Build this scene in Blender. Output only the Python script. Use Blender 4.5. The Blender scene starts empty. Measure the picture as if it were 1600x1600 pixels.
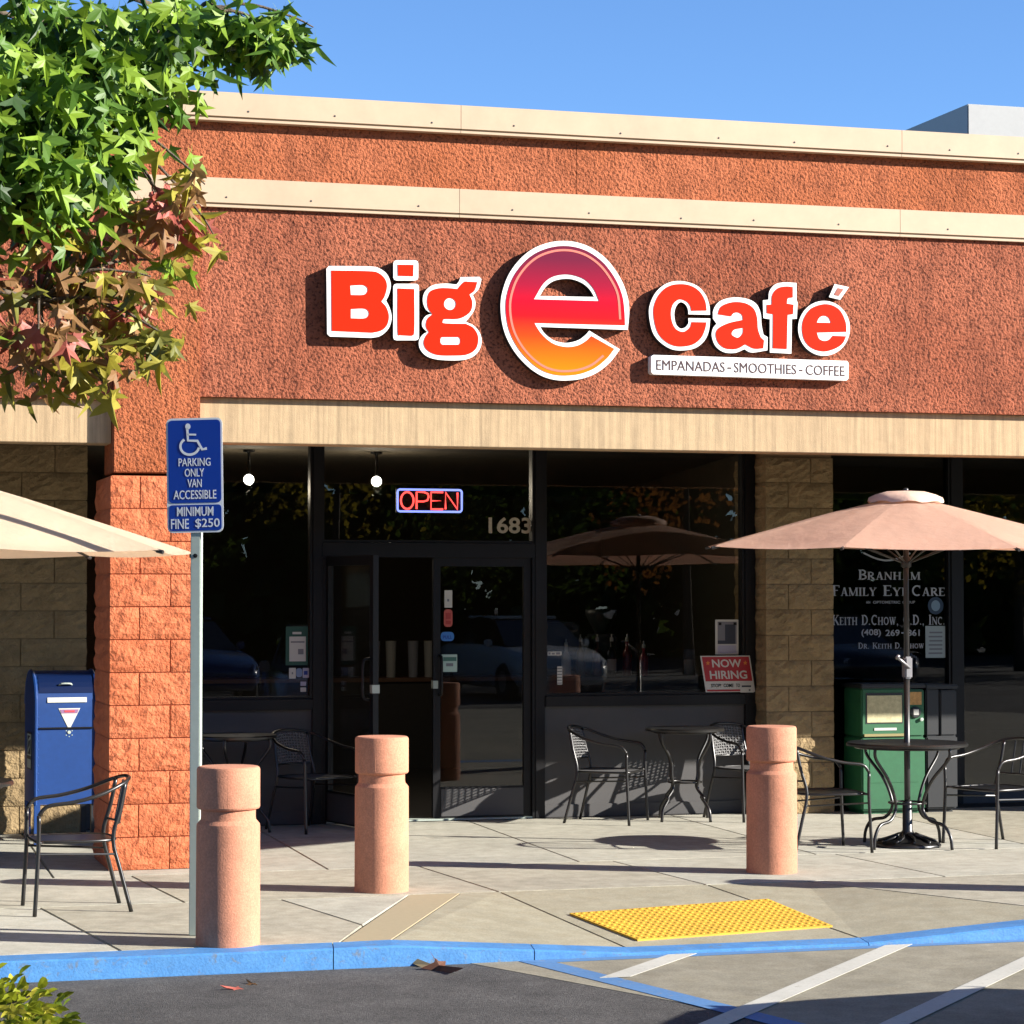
import bpy, bmesh, math, random
from mathutils import Vector, Matrix
R = math.radians
scene = bpy.context.scene
COL = scene.collection

# ------------------------------------------------------------------ camera, sky, sun, exposure
PSI, PITCH, EYE, FPX = R(16.106), R(1.939), 1.70, 3900.0
cam_d = bpy.data.cameras.new('camera'); cam = bpy.data.objects.new('camera', cam_d); COL.objects.link(cam)
cam.location = (0, 0, EYE); cam.rotation_euler = (R(90) + PITCH, 0, -PSI)
cam_d.sensor_width = 36; cam_d.lens = FPX / 1600 * 36; cam_d.clip_end = 2000; cam_d.clip_start = 0.05
scene.camera = cam
SUN_EL, SUN_AZ = R(21.8), R(61.5)            # azimuth measured from the facade normal towards +X
sdir = Vector((math.sin(SUN_AZ) * math.cos(SUN_EL), -math.cos(SUN_AZ) * math.cos(SUN_EL), math.sin(SUN_EL)))
w = bpy.data.worlds.new('World'); scene.world = w; w.use_nodes = True
nt = w.node_tree; bg = nt.nodes['Background']
sky = nt.nodes.new('ShaderNodeTexSky'); sky.sky_type = 'NISHITA'; sky.sun_disc = False
sky.sun_elevation = SUN_EL; sky.sun_rotation = math.atan2(sdir.x, sdir.y)
sky.air_density = 1.0; sky.dust_density = 0.0; sky.ozone_density = 6.0; sky.altitude = 2500
nt.links.new(sky.outputs[0], bg.inputs[0]); bg.inputs[1].default_value = 0.078
sl = bpy.data.lights.new('sun', 'SUN'); sun = bpy.data.objects.new('sun', sl); COL.objects.link(sun)
sl.energy = 5.0; sl.angle = R(0.5); sl.color = (1.0, 0.94, 0.86)
sun.location = sdir * 60; sun.rotation_euler = sdir.to_track_quat('Z', 'Y').to_euler()
scene.view_settings.view_transform = 'Standard'; scene.view_settings.look = 'None'
scene.view_settings.exposure = 1.55; scene.view_settings.gamma = 1.0; scene.view_settings.use_curve_mapping = False
scene.cycles.max_bounces = 8; scene.cycles.transparent_max_bounces = 16
scene.cycles.use_denoising = True

# ------------------------------------------------------------------ helpers
ALB = 0.74                                       # paint-chip values to daylight reflectance
def C(r, g, b):
    f = lambda v: ((v / 255 + 0.055) / 1.055) ** 2.4 if v > 10 else v / 255 / 12.92
    return (f(r) * ALB, f(g) * ALB, f(b) * ALB, 1)

MATS = {}
def mat(name, col, rough=0.6, metal=0.0, var=0.0, vscale=8.0, bump=0.0, bscale=60.0, spec=0.5, col2=None, emit=None, estr=0.0,
        stains=0.0, streak=None, trans=0.0, coat=0.0, bdist=0.01, worn=None, wlo=0.58, wscale=14.0, speck=0.0):
    if name in MATS: return MATS[name]
    m = bpy.data.materials.new(name); m.use_nodes = True; MATS[name] = m
    N = m.node_tree.nodes; L = m.node_tree.links; p = N['Principled BSDF']
    p.inputs['Base Color'].default_value = col; p.inputs['Roughness'].default_value = rough
    p.inputs['Metallic'].default_value = metal; p.inputs['Specular IOR Level'].default_value = spec
    p.inputs['Coat Weight'].default_value = coat
    tc = N.new('ShaderNodeTexCoord'); vec = tc.outputs['Object']
    geo = N.new('ShaderNodeNewGeometry'); vec = geo.outputs['Position']
    last = None
    def noise(scale, detail=5, rgh=0.6, v=None, dist=0.0):
        n = N.new('ShaderNodeTexNoise'); n.inputs['Scale'].default_value = scale
        n.inputs['Detail'].default_value = detail; n.inputs['Roughness'].default_value = rgh
        n.inputs['Distortion'].default_value = dist
        L.new(v or vec, n.inputs['Vector']); return n
    def mixc(a, b, fac, blend='MIX'):
        x = N.new('ShaderNodeMix'); x.data_type = 'RGBA'; x.blend_type = blend
        for s, val in ((0, fac), (6, a), (7, b)):
            if hasattr(val, 'is_linked'): L.new(val, x.inputs[s])
            else: x.inputs[s].default_value = val
        return x.outputs[2]
    def ramp(src, lo, hi, a=0.0, b=1.0):
        r = N.new('ShaderNodeMapRange'); r.inputs[1].default_value = lo; r.inputs[2].default_value = hi
        r.inputs[3].default_value = a; r.inputs[4].default_value = b; L.new(src, r.inputs[0]); return r.outputs[0]
    cur = None
    if col2 is not None:
        cur = mixc(col, col2, ramp(noise(vscale).outputs[0], 0.35, 0.65))
    if var > 0:
        n = noise(vscale * 3.1, 8, 0.7)
        v = ramp(n.outputs[0], 0.3, 0.7, 1 - var, 1 + var)
        cur = mixc(cur if cur is not None else col, v, 1.0, 'MULTIPLY')
    if stains > 0:
        n = noise(1.3, 6, 0.65, dist=0.6); v = ramp(n.outputs[0], 0.45, 0.75, 1.0, 1 - stains)
        cur = mixc(cur if cur is not None else col, v, 1.0, 'MULTIPLY')
        n = noise(0.55, 4, 0.6, dist=0.4); v = ramp(n.outputs[0], 0.4, 0.7, 1.0, 1 - stains * 0.6)
        cur = mixc(cur, v, 1.0, 'MULTIPLY')
    if speck > 0:                               # fine aggregate flecks, lighter and darker
        n = noise(95, 3, 0.75); v = ramp(n.outputs[0], 0.33, 0.67, 1 - speck, 1 + speck)
        cur = mixc(cur if cur is not None else col, v, 1.0, 'MULTIPLY')
        n = noise(3.2, 9, 0.72, dist=0.3); v = ramp(n.outputs[0], 0.35, 0.68, 1 + speck * 0.35, 1 - speck * 0.55)
        cur = mixc(cur, v, 1.0, 'MULTIPLY')
    if worn is not None:                        # chipped and scuffed paint showing what lies beneath
        n = noise(wscale, 8, 0.75, dist=0.5); cur = mixc(cur if cur is not None else col, worn, ramp(n.outputs[0], wlo, wlo + 0.09, 0.0, 0.8))
    if streak:                                  # rain streaks that run down the surface
        mp = N.new('ShaderNodeMapping'); mp.inputs['Scale'].default_value = (22, 22, 0.7); L.new(vec, mp.inputs[0])
        n = noise(1.0, 6, 0.75, mp.outputs[0]); v = ramp(n.outputs[0], 0.42, 0.72, 1.0, 1 - streak)
        cur = mixc(cur if cur is not None else col, v, 1.0, 'MULTIPLY')
    if cur is not None: L.new(cur, p.inputs['Base Color'])
    if bump > 0:
        n = noise(bscale, 4, 0.6)
        b = N.new('ShaderNodeBump'); b.inputs['Strength'].default_value = bump; b.inputs['Distance'].default_value = bdist
        L.new(n.outputs[0], b.inputs['Height']); L.new(b.outputs[0], p.inputs['Normal'])
    if emit:
        p.inputs['Emission Color'].default_value = emit; p.inputs['Emission Strength'].default_value = estr
    if trans > 0:
        t = N.new('ShaderNodeBsdfTranslucent'); mx = N.new('ShaderNodeMixShader'); mx.inputs[0].default_value = trans
        if cur is not None: L.new(cur, t.inputs[0])
        else: t.inputs[0].default_value = col
        out = N['Material Output']; L.new(p.outputs[0], mx.inputs[1]); L.new(t.outputs[0], mx.inputs[2]); L.new(mx.outputs[0], out.inputs[0])
    return m

def glass_mat(name, tint, refl=1.0):
    m = bpy.data.materials.new(name); m.use_nodes = True; N = m.node_tree.nodes; L = m.node_tree.links
    N.remove(N['Principled BSDF'])
    lw = N.new('ShaderNodeLayerWeight'); lw.inputs[0].default_value = 0.5
    pw = N.new('ShaderNodeMath'); pw.operation = 'POWER'; pw.inputs[1].default_value = 5; L.new(lw.outputs['Facing'], pw.inputs[0])
    ma = N.new('ShaderNodeMath'); ma.operation = 'MULTIPLY_ADD'; ma.inputs[1].default_value = 0.95 * refl; ma.inputs[2].default_value = 0.045 * refl
    L.new(pw.outputs[0], ma.inputs[0])
    tr = N.new('ShaderNodeBsdfTransparent'); tr.inputs[0].default_value = (tint, tint, tint * 0.98, 1)
    gl = N.new('ShaderNodeBsdfGlossy'); gl.inputs['Roughness'].default_value = 0.0
    mx = N.new('ShaderNodeMixShader'); L.new(ma.outputs[0], mx.inputs[0]); L.new(tr.outputs[0], mx.inputs[1]); L.new(gl.outputs[0], mx.inputs[2])
    L.new(mx.outputs[0], N['Material Output'].inputs[0]); return m

def tag(o, label=None, cat=None, group=None, kind=None):
    if label: o['label'] = label
    if cat: o['category'] = cat
    if group: o['group'] = group
    if kind: o['kind'] = kind
    return o
def empty(name, loc=(0, 0, 0), rz=0.0):
    o = bpy.data.objects.new(name, None); COL.objects.link(o); o.location = loc; o.rotation_euler = (0, 0, rz)
    o.empty_display_size = 0.1; return o
def link(name, me, m, parent=None, loc=None, rot=None):
    o = bpy.data.objects.new(name, me); COL.objects.link(o)
    if m is not None and len(me.materials) == 0: me.materials.append(m)
    if parent is not None: o.parent = parent
    if loc is not None: o.location = loc
    if rot is not None: o.rotation_euler = rot
    return o
def obj(name, bm, m, parent=None, smooth=False, loc=None, rot=None, bevel=0.0):
    me = bpy.data.meshes.new(name)
    bmesh.ops.recalc_face_normals(bm, faces=bm.faces)
    if bevel > 0:
        es = [e for e in bm.edges if len(e.link_faces) == 2 and e.calc_face_angle(0) > 0.6]
        bmesh.ops.bevel(bm, geom=es, offset=bevel, segments=2, affect='EDGES', clamp_overlap=True)
    bm.to_mesh(me); bm.free()
    if smooth:
        for p in me.polygons: p.use_smooth = True
    return link(name, me, m, parent, loc, rot)
def box(bm, x0, x1, y0, y1, z0, z1):
    v = [bm.verts.new(p) for p in ((x0, y0, z0), (x1, y0, z0), (x1, y1, z0), (x0, y1, z0), (x0, y0, z1), (x1, y0, z1), (x1, y1, z1), (x0, y1, z1))]
    for f in ((0, 3, 2, 1), (4, 5, 6, 7), (0, 1, 5, 4), (1, 2, 6, 5), (2, 3, 7, 6), (3, 0, 4, 7)): bm.faces.new([v[i] for i in f])
def BOX(name, x0, x1, y0, y1, z0, z1, m, parent=None, bevel=0.0):
    bm = bmesh.new(); box(bm, x0, x1, y0, y1, z0, z1); return obj(name, bm, m, parent, bevel=bevel)
def prism(bm, pts, z0, z1=None, zf=None, zb=None):
    """plan polygon extruded; z0 bottom, z1 top (or zf(x,y))"""
    lo = [bm.verts.new((x, y, z0)) for x, y in pts]; hi = [bm.verts.new((x, y, zf(x, y) if zf else z1)) for x, y in pts]
    n = len(pts); bm.faces.new(lo[::-1]); bm.faces.new(hi)
    for i in range(n): bm.faces.new((lo[i], lo[(i + 1) % n], hi[(i + 1) % n], hi[i]))
def catmull(P, k=6, closed=False):
    P = [Vector(p) for p in P]; n = len(P); out = []
    for i in range(n if closed else n - 1):
        a, b, c, d = (P[(i - 1) % n] if closed or i > 0 else P[0] * 2 - P[1]), P[i], P[(i + 1) % n], (P[(i + 2) % n] if closed or i + 2 < n else P[-1] * 2 - P[-2])
        for j in range(k):
            t = j / k
            out.append(0.5 * ((2 * b) + (c - a) * t + (2 * a - 5 * b + 4 * c - d) * t * t + (3 * b - a - 3 * c + d) * t ** 3))
    if not closed: out.append(P[-1])
    return out
def tube(bm, pts, r, n=8, closed=False, r2=None):
    pts = [Vector(p) for p in pts]; m = len(pts); rings = []; up = None
    for i in range(m):
        a = pts[(i - 1) % m] if closed or i > 0 else pts[0]; b = pts[(i + 1) % m] if closed or i < m - 1 else pts[-1]
        t = (b - a).normalized()
        if up is None:
            up = t.orthogonal().normalized()
        up = (up - t * up.dot(t)).normalized(); s = t.cross(up)
        rr = r if r2 is None else r + (r2 - r) * i / (m - 1)
        rings.append([bm.verts.new(pts[i] + (up * math.cos(2 * math.pi * j / n) + s * math.sin(2 * math.pi * j / n)) * rr) for j in range(n)])
    for i in range(m if closed else m - 1):
        A, B = rings[i], rings[(i + 1) % m]
        for j in range(n): bm.faces.new((A[j], A[(j + 1) % n], B[(j + 1) % n], B[j]))
    if not closed:
        bm.faces.new(rings[0][::-1]); bm.faces.new(rings[-1])
def lathe(bm, prof, n=32, cx=0, cy=0, cz=0):
    rings = []
    for r, z in prof:
        if r < 1e-5: rings.append([bm.verts.new((cx, cy, cz + z))])
        else: rings.append([bm.verts.new((cx + r * math.cos(2 * math.pi * j / n), cy + r * math.sin(2 * math.pi * j / n), cz + z)) for j in range(n)])
    for A, B in zip(rings, rings[1:]):
        if len(A) == 1 and len(B) == 1: continue
        if len(A) == 1:
            for j in range(n): bm.faces.new((A[0], B[(j + 1) % n], B[j]))
        elif len(B) == 1:
            for j in range(n): bm.faces.new((A[j], A[(j + 1) % n], B[0]))
        else:
            for j in range(n): bm.faces.new((A[j], A[(j + 1) % n], B[(j + 1) % n], B[j]))
def copy_tree(o, parent=None):
    c = o.copy(); COL.objects.link(c); c.parent = parent
    for ch in o.children: copy_tree(ch, c)
    return c
def smooth_by_angle(o, ang=0.6):
    me = o.data
    for p in me.polygons: p.use_smooth = True
    me.set_sharp_from_angle(angle=ang); return o

# flat shapes in the X-Z plane: loops is a list of outlines (holes included), thick along Y, facing -Y
def shape_mesh(name, loops, y_front, thick):
    cu = bpy.data.curves.new(name, 'CURVE'); cu.dimensions = '2D'; cu.fill_mode = 'BOTH'; cu.extrude = thick / 2
    for lp in loops:
        s = cu.splines.new('POLY'); s.points.add(len(lp) - 1); s.use_cyclic_u = True
        for p, (x, z) in zip(s.points, lp): p.co = (x, z, 0, 1)
    t = bpy.data.objects.new(name, cu); COL.objects.link(t)
    me = bpy.data.meshes.new_from_object(t.evaluated_get(bpy.context.evaluated_depsgraph_get()))
    bpy.data.objects.remove(t); bpy.data.curves.remove(cu)
    for v in me.vertices: v.co = Vector((v.co.x, y_front + thick / 2 - v.co.z, v.co.y))
    me.name = name; return me
def text_mesh(name, txt, x0, x1, z0, z1, y_front, thick=0.002, bold=0.0, slant=0.0, drop=0.0):
    """text fitted in a box in the X-Z plane; drop = dz per dx"""
    cu = bpy.data.curves.new(name, 'FONT'); cu.body = txt; cu.extrude = 0.01; cu.offset = bold; cu.resolution_u = 3
    t = bpy.data.objects.new(name, cu); COL.objects.link(t)
    me = bpy.data.meshes.new_from_object(t.evaluated_get(bpy.context.evaluated_depsgraph_get()))
    bpy.data.objects.remove(t); bpy.data.curves.remove(cu)
    xs = [v.co.x for v in me.vertices]; ys = [v.co.y for v in me.vertices]; ax, bx, ay, by = min(xs), max(xs), min(ys), max(ys)
    for v in me.vertices:
        x = x0 + (v.co.x - ax) / (bx - ax) * (x1 - x0); z = z0 + (v.co.y - ay) / (by - ay) * (z1 - z0)
        v.co = Vector((x + slant * (z - z0), y_front + thick / 2 - v.co.z / 0.01 * thick / 2, z + drop * (x - x0)))
    me.name = name; return me
def rrect(x0, x1, z0, z1, r, k=4):
    out = []
    for cx, cz, a0 in ((x1 - r, z1 - r, 0), (x0 + r, z1 - r, 90), (x0 + r, z0 + r, 180), (x1 - r, z0 + r, 270)):
        for i in range(k + 1): a = R(a0 + 90 * i / k); out.append((cx + r * math.cos(a), cz + r * math.sin(a)))
    return out
def ellipse(cx, cz, rx, rz, k=32): return [(cx + rx * math.cos(2 * math.pi * i / k), cz + rz * math.sin(2 * math.pi * i / k)) for i in range(k)]

# plan grid of the site: the survey grid used for the outlines below -> metres
def G(x, y): return 1.02565 * x + 0.32946 * y - 0.0326, 1.7203 * y - 0.1134
def warp_ground(o):
    for v in o.data.vertices: v.co.x, v.co.y = G(v.co.x, v.co.y)
    for c_ in o.children: warp_ground(c_)
YFAC, YSTO = 15.627, 18.466                      # facade plane and storefront plane
def bmap(x, y, z):
    if y <= 9.96: xs, Y = 9.15, YFAC + (y - 9.15)
    elif y < 10.3:
        t = (y - 9.96) / 0.34; xs = 9.15 + t * 1.65; Y = (YFAC + 0.81) + t * ((YSTO - 0.5) - (YFAC + 0.81))
    elif y <= 11.3: xs, Y = 10.8, YSTO + (y - 10.8)
    else: xs, Y = 10.8 + (y - 11.3), YSTO + 0.5 + (y - 11.3) * 1.72
    z = z - 0.0048 * z if z < 2.69 else z - 0.013 - (z - 2.69) * 0.0259
    return 1.02565 * x + 0.32946 * xs - 0.0326, Y, z
def SX(x): return 1.02565 * x + 0.32946 * 10.8 - 0.0326
# ------------------------------------------------------------------ materials
def stucco(name, c1, c2, cd):
    m = bpy.data.materials.new(name); m.use_nodes = True; N = m.node_tree.nodes; L = m.node_tree.links; p = N['Principled BSDF']
    p.inputs['Roughness'].default_value = 0.9; p.inputs['Specular IOR Level'].default_value = 0.2
    g = N.new('ShaderNodeNewGeometry')
    def noise(s, d, r=0.6): n = N.new('ShaderNodeTexNoise'); n.inputs['Scale'].default_value = s; n.inputs['Detail'].default_value = d; n.inputs['Roughness'].default_value = r; L.new(g.outputs['Position'], n.inputs['Vector']); return n.outputs[0]
    big = noise(1.1, 5); fine = noise(50, 3, 0.6); mid = noise(9, 4)
    def mr(s, a, b, c, d): r = N.new('ShaderNodeMapRange'); r.inputs[1].default_value = a; r.inputs[2].default_value = b; r.inputs[3].default_value = c; r.inputs[4].default_value = d; L.new(s, r.inputs[0]); return r.outputs[0]
    def mx(f, a, b, bl='MIX'):
        x = N.new('ShaderNodeMix'); x.data_type = 'RGBA'; x.blend_type = bl
        for s, v in ((0, f), (6, a), (7, b)):
            if hasattr(v, 'is_linked'): L.new(v, x.inputs[s])
            else: x.inputs[s].default_value = v
        return x.outputs[2]
    c = mx(mr(big, 0.4, 0.65, 0, 1), c1, c2)
    mp = N.new('ShaderNodeMapping'); mp.inputs['Scale'].default_value = (7, 7, 0.5); L.new(g.outputs['Position'], mp.inputs[0])
    st = N.new('ShaderNodeTexNoise'); st.inputs['Scale'].default_value = 1.0; st.inputs['Detail'].default_value = 6; L.new(mp.outputs[0], st.inputs['Vector'])
    c = mx(mr(st.outputs[0], 0.45, 0.75, 0, 0.35), c, cd)
    c = mx(mr(noise(2.6, 7, 0.7), 0.5, 0.72, 0, 0.30), c, cd)
    c = mx(mr(mid, 0.45, 0.75, 0, 0.35), c, cd)
    c = mx(mr(fine, 0.36, 0.50, 0.75, 0.0), c, cd)        # darker grit between the dash-coat grains
    L.new(c, p.inputs['Base Color'])
    b = N.new('ShaderNodeBump'); b.inputs['Strength'].default_value = 1.0; b.inputs['Distance'].default_value = 0.018; L.new(fine, b.inputs['Height'])
    b2 = N.new('ShaderNodeBump'); b2.inputs['Strength'].default_value = 0.6; b2.inputs['Distance'].default_value = 0.02; L.new(noise(14, 4), b2.inputs['Height']); L.new(b2.outputs[0], b.inputs['Normal'])
    L.new(b.outputs[0], p.inputs['Normal']); return m
M_STUC_RED = stucco('stucco_red', C(186, 110, 80), C(168, 94, 66), C(66, 32, 24))
M_STUC_ORG = stucco('stucco_orange', C(198, 116, 78), C(184, 104, 64), C(104, 54, 34))
M_CREAM = mat('cream_metal', C(212, 186, 154), 0.6, var=0.05, vscale=2.0, stains=0.10, worn=C(206, 206, 204), wlo=0.69, wscale=5.0, bump=0.15, bscale=3)
M_LINTEL = mat('cream_concrete', C(202, 174, 134), 0.85, var=0.08, vscale=6, streak=0.5, bump=0.4, bscale=140, bdist=0.004)
M_SALMON = mat('bollard_salmon', C(214, 146, 114), 0.9, var=0.09, vscale=5, stains=0.26, bump=0.5, bscale=120, bdist=0.004, speck=0.16, worn=C(226, 190, 166), wlo=0.68, wscale=26)
M_BLK_ORG = mat('block_orange', C(216, 122, 78), 0.9, var=0.12, vscale=7, bump=0.9, bscale=38, bdist=0.02, col2=C(200, 106, 62))
M_MORT_ORG = mat('mortar_orange', C(216, 128, 86), 0.95, var=0.08, bump=0.4, bscale=120)
M_BLK_BEI = mat('block_beige', C(168, 144, 104), 0.9, var=0.16, vscale=6, bump=0.9, bscale=38, bdist=0.02, col2=C(148, 126, 90))
M_MORT_BEI = mat('mortar_beige', C(140, 120, 88), 0.95, var=0.08, bump=0.4, bscale=120)
M_BLACK = mat('black_aluminium', (0.008, 0.008, 0.009, 1), 0.4, var=0.1, spec=0.25)
M_GREYPNL = mat('grey_bulkhead', C(76, 75, 75), 0.6, var=0.06, vscale=3, stains=0.15)
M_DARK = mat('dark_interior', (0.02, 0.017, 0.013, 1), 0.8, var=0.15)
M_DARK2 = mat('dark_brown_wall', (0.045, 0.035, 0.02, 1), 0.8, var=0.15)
M_SOFFIT = mat('soffit_paint', C(58, 50, 40), 0.9, var=0.06)
M_GLASS = glass_mat('window_glass', 0.80, 0.85)
M_WHITE = mat('white_paint', (0.8, 0.8, 0.77, 1), 0.45)
M_WHITETRIM = mat('white_trim', (0.82, 0.81, 0.76, 1), 0.4)
M_RED = mat('sign_red', C(226, 40, 2), 0.5, spec=0.1)
M_CAN = mat('letter_can_black', (0.015, 0.012, 0.012, 1), 0.5)
M_CONC = mat('sidewalk_concrete', C(196, 193, 176), 0.9, var=0.06, vscale=9, stains=0.20, bump=0.4, bscale=150, bdist=0.003, col2=C(176, 173, 156), speck=0.16)
M_CONCB = mat('sidewalk_concrete_warm', C(190, 184, 164), 0.9, var=0.06, vscale=9, stains=0.22, bump=0.4, bscale=150, bdist=0.003, col2=C(168, 162, 142), speck=0.18)
M_CONCC = mat('sidewalk_concrete_pale', C(204, 201, 186), 0.9, var=0.06, vscale=9, stains=0.18, bump=0.4, bscale=150, bdist=0.003, col2=C(184, 181, 164), speck=0.16)
M_CONC2 = mat('ramp_concrete', C(174, 168, 144), 0.9, var=0.07, vscale=9, stains=0.18, bump=0.45, bscale=120, bdist=0.003, speck=0.18, col2=C(164, 156, 130))
M_APRON = mat('apron_concrete', C(158, 152, 132), 0.9, var=0.08, vscale=8, stains=0.28, bump=0.5, bscale=130, bdist=0.003, speck=0.22, col2=C(146, 139, 118))
M_ASPH = mat('asphalt', (0.06, 0.057, 0.053, 1), 0.92, var=0.3, vscale=22, stains=0.2, bump=1.0, bscale=150, bdist=0.008, speck=0.75, worn=(0.10, 0.096, 0.09, 1), wlo=0.60, wscale=85)
M_BLUECURB = mat('blue_curb_paint', C(84, 150, 212), 0.65, var=0.08, vscale=9, stains=0.15, bump=0.4, bscale=60, bdist=0.005, col2=C(70, 136, 200), worn=C(112, 124, 134), wlo=0.565, speck=0.14)
M_BLUELINE = mat('blue_line_paint', C(84, 134, 186), 0.8, var=0.14, vscale=14, stains=0.15, worn=C(146, 142, 128), wlo=0.57, wscale=22)
M_WHITELINE = mat('white_line_paint', C(206, 204, 192), 0.8, var=0.10, vscale=18, stains=0.15, worn=C(150, 144, 126), wlo=0.58, wscale=20)
M_YELLOW = mat('yellow_tactile', C(236, 184, 50), 0.75, var=0.12, vscale=8, stains=0.25, worn=C(190, 160, 80), wlo=0.63, wscale=12)
M_METAL = mat('black_powder_coat', (0.010, 0.0095, 0.009, 1), 0.33, spec=0.6, var=0.1)
M_WICK = mat('grey_wicker', (0.10, 0.10, 0.10, 1), 0.55)
M_SIGNBLUE = mat('sign_blue', C(0, 58, 160), 0.35, spec=0.5)
M_SIGNWHITE = mat('sign_white', C(232, 236, 240), 0.45)
M_GALV = mat('galvanised_post', C(190, 202, 190), 0.5, metal=0.15, var=0.06)
M_MAIL = mat('mailbox_blue', C(22, 66, 132), 0.45, var=0.10, spec=0.5, stains=0.22, worn=C(70, 92, 126), wlo=0.70, wscale=16)
M_NEWS = mat('newspaper_green', C(34, 104, 64), 0.55, var=0.12, stains=0.22, worn=C(70, 96, 78), wlo=0.66, wscale=11)
M_NEWSDK = mat('newspaper_black', (0.012, 0.014, 0.016, 1), 0.5)
M_PAPER = mat('paper_white', C(214, 214, 206), 0.8)
M_NEWSP = mat('newsprint', C(212, 204, 160), 0.8, var=0.25, vscale=9)
M_CANVAS = mat('canvas_peach', (0.80, 0.55, 0.42, 1), 0.9, trans=0.22, var=0.03, bump=0.35, bscale=9, bdist=0.02, stains=0.06)
M_CANVAS2 = mat('canvas_cream', (0.80, 0.66, 0.50, 1), 0.9, trans=0.22, var=0.03, bump=0.35, bscale=9, bdist=0.02, stains=0.06)
M_WOOD = mat('wood_brown', C(92, 60, 34), 0.6, var=0.2)

# ------------------------------------------------------------------ ground
def gz(x, y):                                    # sidewalk height: level except for the kerb ramp
    t = min(1, max(0, (8.15 - y) / 1.05))
    xl = 1.745 - (y - 7.1) * 0.471; xr = 3.0 - (y - 7.1) * 0.486
    fl = 0.55 + (y - 7.1) * 0.457; fr = 4.3 - (y - 7.1) * 1.14
    a = 1.0 if xl <= x <= xr else (max(0, (x - fl) / max(1e-4, xl - fl)) if x < xl else max(0, (fr - x) / max(1e-4, fr - xr)))
    return -0.085 * t * min(1, a)
Z_ROAD = -0.10
bm = bmesh.new(); box(bm, -300, 300, -300, 300, -0.6, Z_ROAD - 0.004); tag(obj('ground', bm, M_ASPH), kind='structure')
bm = bmesh.new(); prism(bm, [(0.931, 6.975), (-60, 6.86), (-60, -60), (60, -60), (60, -7), (9.0, -0.9)], -0.2, Z_ROAD)
tag(obj('parking_lot_road', bm, M_ASPH), kind='structure')
bm = bmesh.new(); prism(bm, [(0.931, 6.975), (9.0, -0.9), (16, -0.9), (20, 6.975)], -0.2, Z_ROAD + 0.002)
apron = tag(obj('concrete_apron', bm, M_APRON), kind='structure')
def sheet(name, pts, z, m, parent):
    bm = bmesh.new(); prism(bm, pts, z, z + 0.0015); return obj(name, bm, m, parent)
sheet('blue_line', [(1.17, 6.968), (1.31, 6.968), (3.45, 4.05), (3.33, 4.05)], Z_ROAD + 0.003, M_BLUELINE, apron)
sheet('blue_line', [(1.18, 6.972), (4.6, 6.972), (4.6, 6.94), (1.25, 6.92)], Z_ROAD + 0.0035, M_BLUELINE, apron)
for k, (xr_, ex, ey) in enumerate(((2.08, 0.435, 0.368), (3.235, 2.4, 2.04), (4.24, 2.5, 1.98), (5.4, 2.5, 2.0))):
    sheet('white_stripe', [(xr_, 6.968), (xr_ - 0.15, 6.968), (xr_ - 0.15 - ex, 6.968 - ey), (xr_ - ex, 6.968 - ey)], Z_ROAD + 0.005 + 0.001 * k, M_WHITELINE, apron)

walk = BOX('sidewalk', -14, 16, 7.12, 10.77, -0.3, -0.12, M_CONC); tag(walk, kind='structure')
def shrink(pts, d):
    n = len(pts); out = []
    for i in range(n):
        p0, p1, p2 = Vector(pts[i - 1]), Vector(pts[i]), Vector(pts[(i + 1) % n])
        e1 = (p1 - p0).normalized(); e2 = (p2 - p1).normalized()
        n1 = Vector((-e1.y, e1.x)); n2 = Vector((-e2.y, e2.x)); b = (n1 + n2); b = b / max(0.2, b.dot(n1)) if b.length > 1e-6 else n1
        out.append(tuple(p1 + b * d))
    return out
def ccw(p): return p if sum(a[0] * b[1] - b[0] * a[1] for a, b in zip(p, p[1:] + p[:1])) > 0 else p[::-1]
def slab(pts, m=None, jt=0.004, rs=random.Random(4)):
    m = m or rs.choice((M_CONC, M_CONC, M_CONCB, M_CONCC))
    q = shrink(ccw(pts), jt); bm = bmesh.new(); prism(bm, q, -0.14, zf=gz); return obj('slab', bm, m, walk, bevel=0.004)
xs = [-14, -11.5, -9, -6.6, -4.6, -2.9, -1.35, 0.3, 1.9, 3.5, 5.1, 6.7, 9, 11.5, 16]
for a, b in zip(xs, xs[1:]):
    slab([(a, 8.98), (b, 8.98), (b - 0.5 * (b < 9 and b > -9), 10.75), (a - 0.5 * (a < 9 and a > -9), 10.75)])
xs = [-14, -11.5, -9, -6.4, -4.4, -2.2, -0.52, 1.25, 2.49, 4.0, 5.5, 7.2, 9, 11.5, 16]
for a, b in zip(xs, xs[1:]):
    slab([(a, 8.15), (b, 8.15), (b - 0.38, 8.98), (a - 0.38, 8.98)])
for a, b in ((-14, -11), (-11, -8.5), (-8.5, -6), (-6, -3.9), (-3.9, -2.4)):
    slab([(a, 7.1), (b, 7.1), (b - 0.5, 8.15), (a - 0.5, 8.15)])
slab([(-2.4, 7.1), (-0.75, 7.1), (-1.3, 8.15), (-2.9, 8.15)])
slab([(-0.75, 7.1), (0.30, 7.1), (0.43, 7.44), (0.0, 8.15), (-1.3, 8.15)])
slab([(0.43, 7.44), (0.735, 8.15), (0.0, 8.15)])
M_GROOVE = mat('grooved_concrete', C(176, 162, 130), 0.9, var=0.06, vscale=9)
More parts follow.
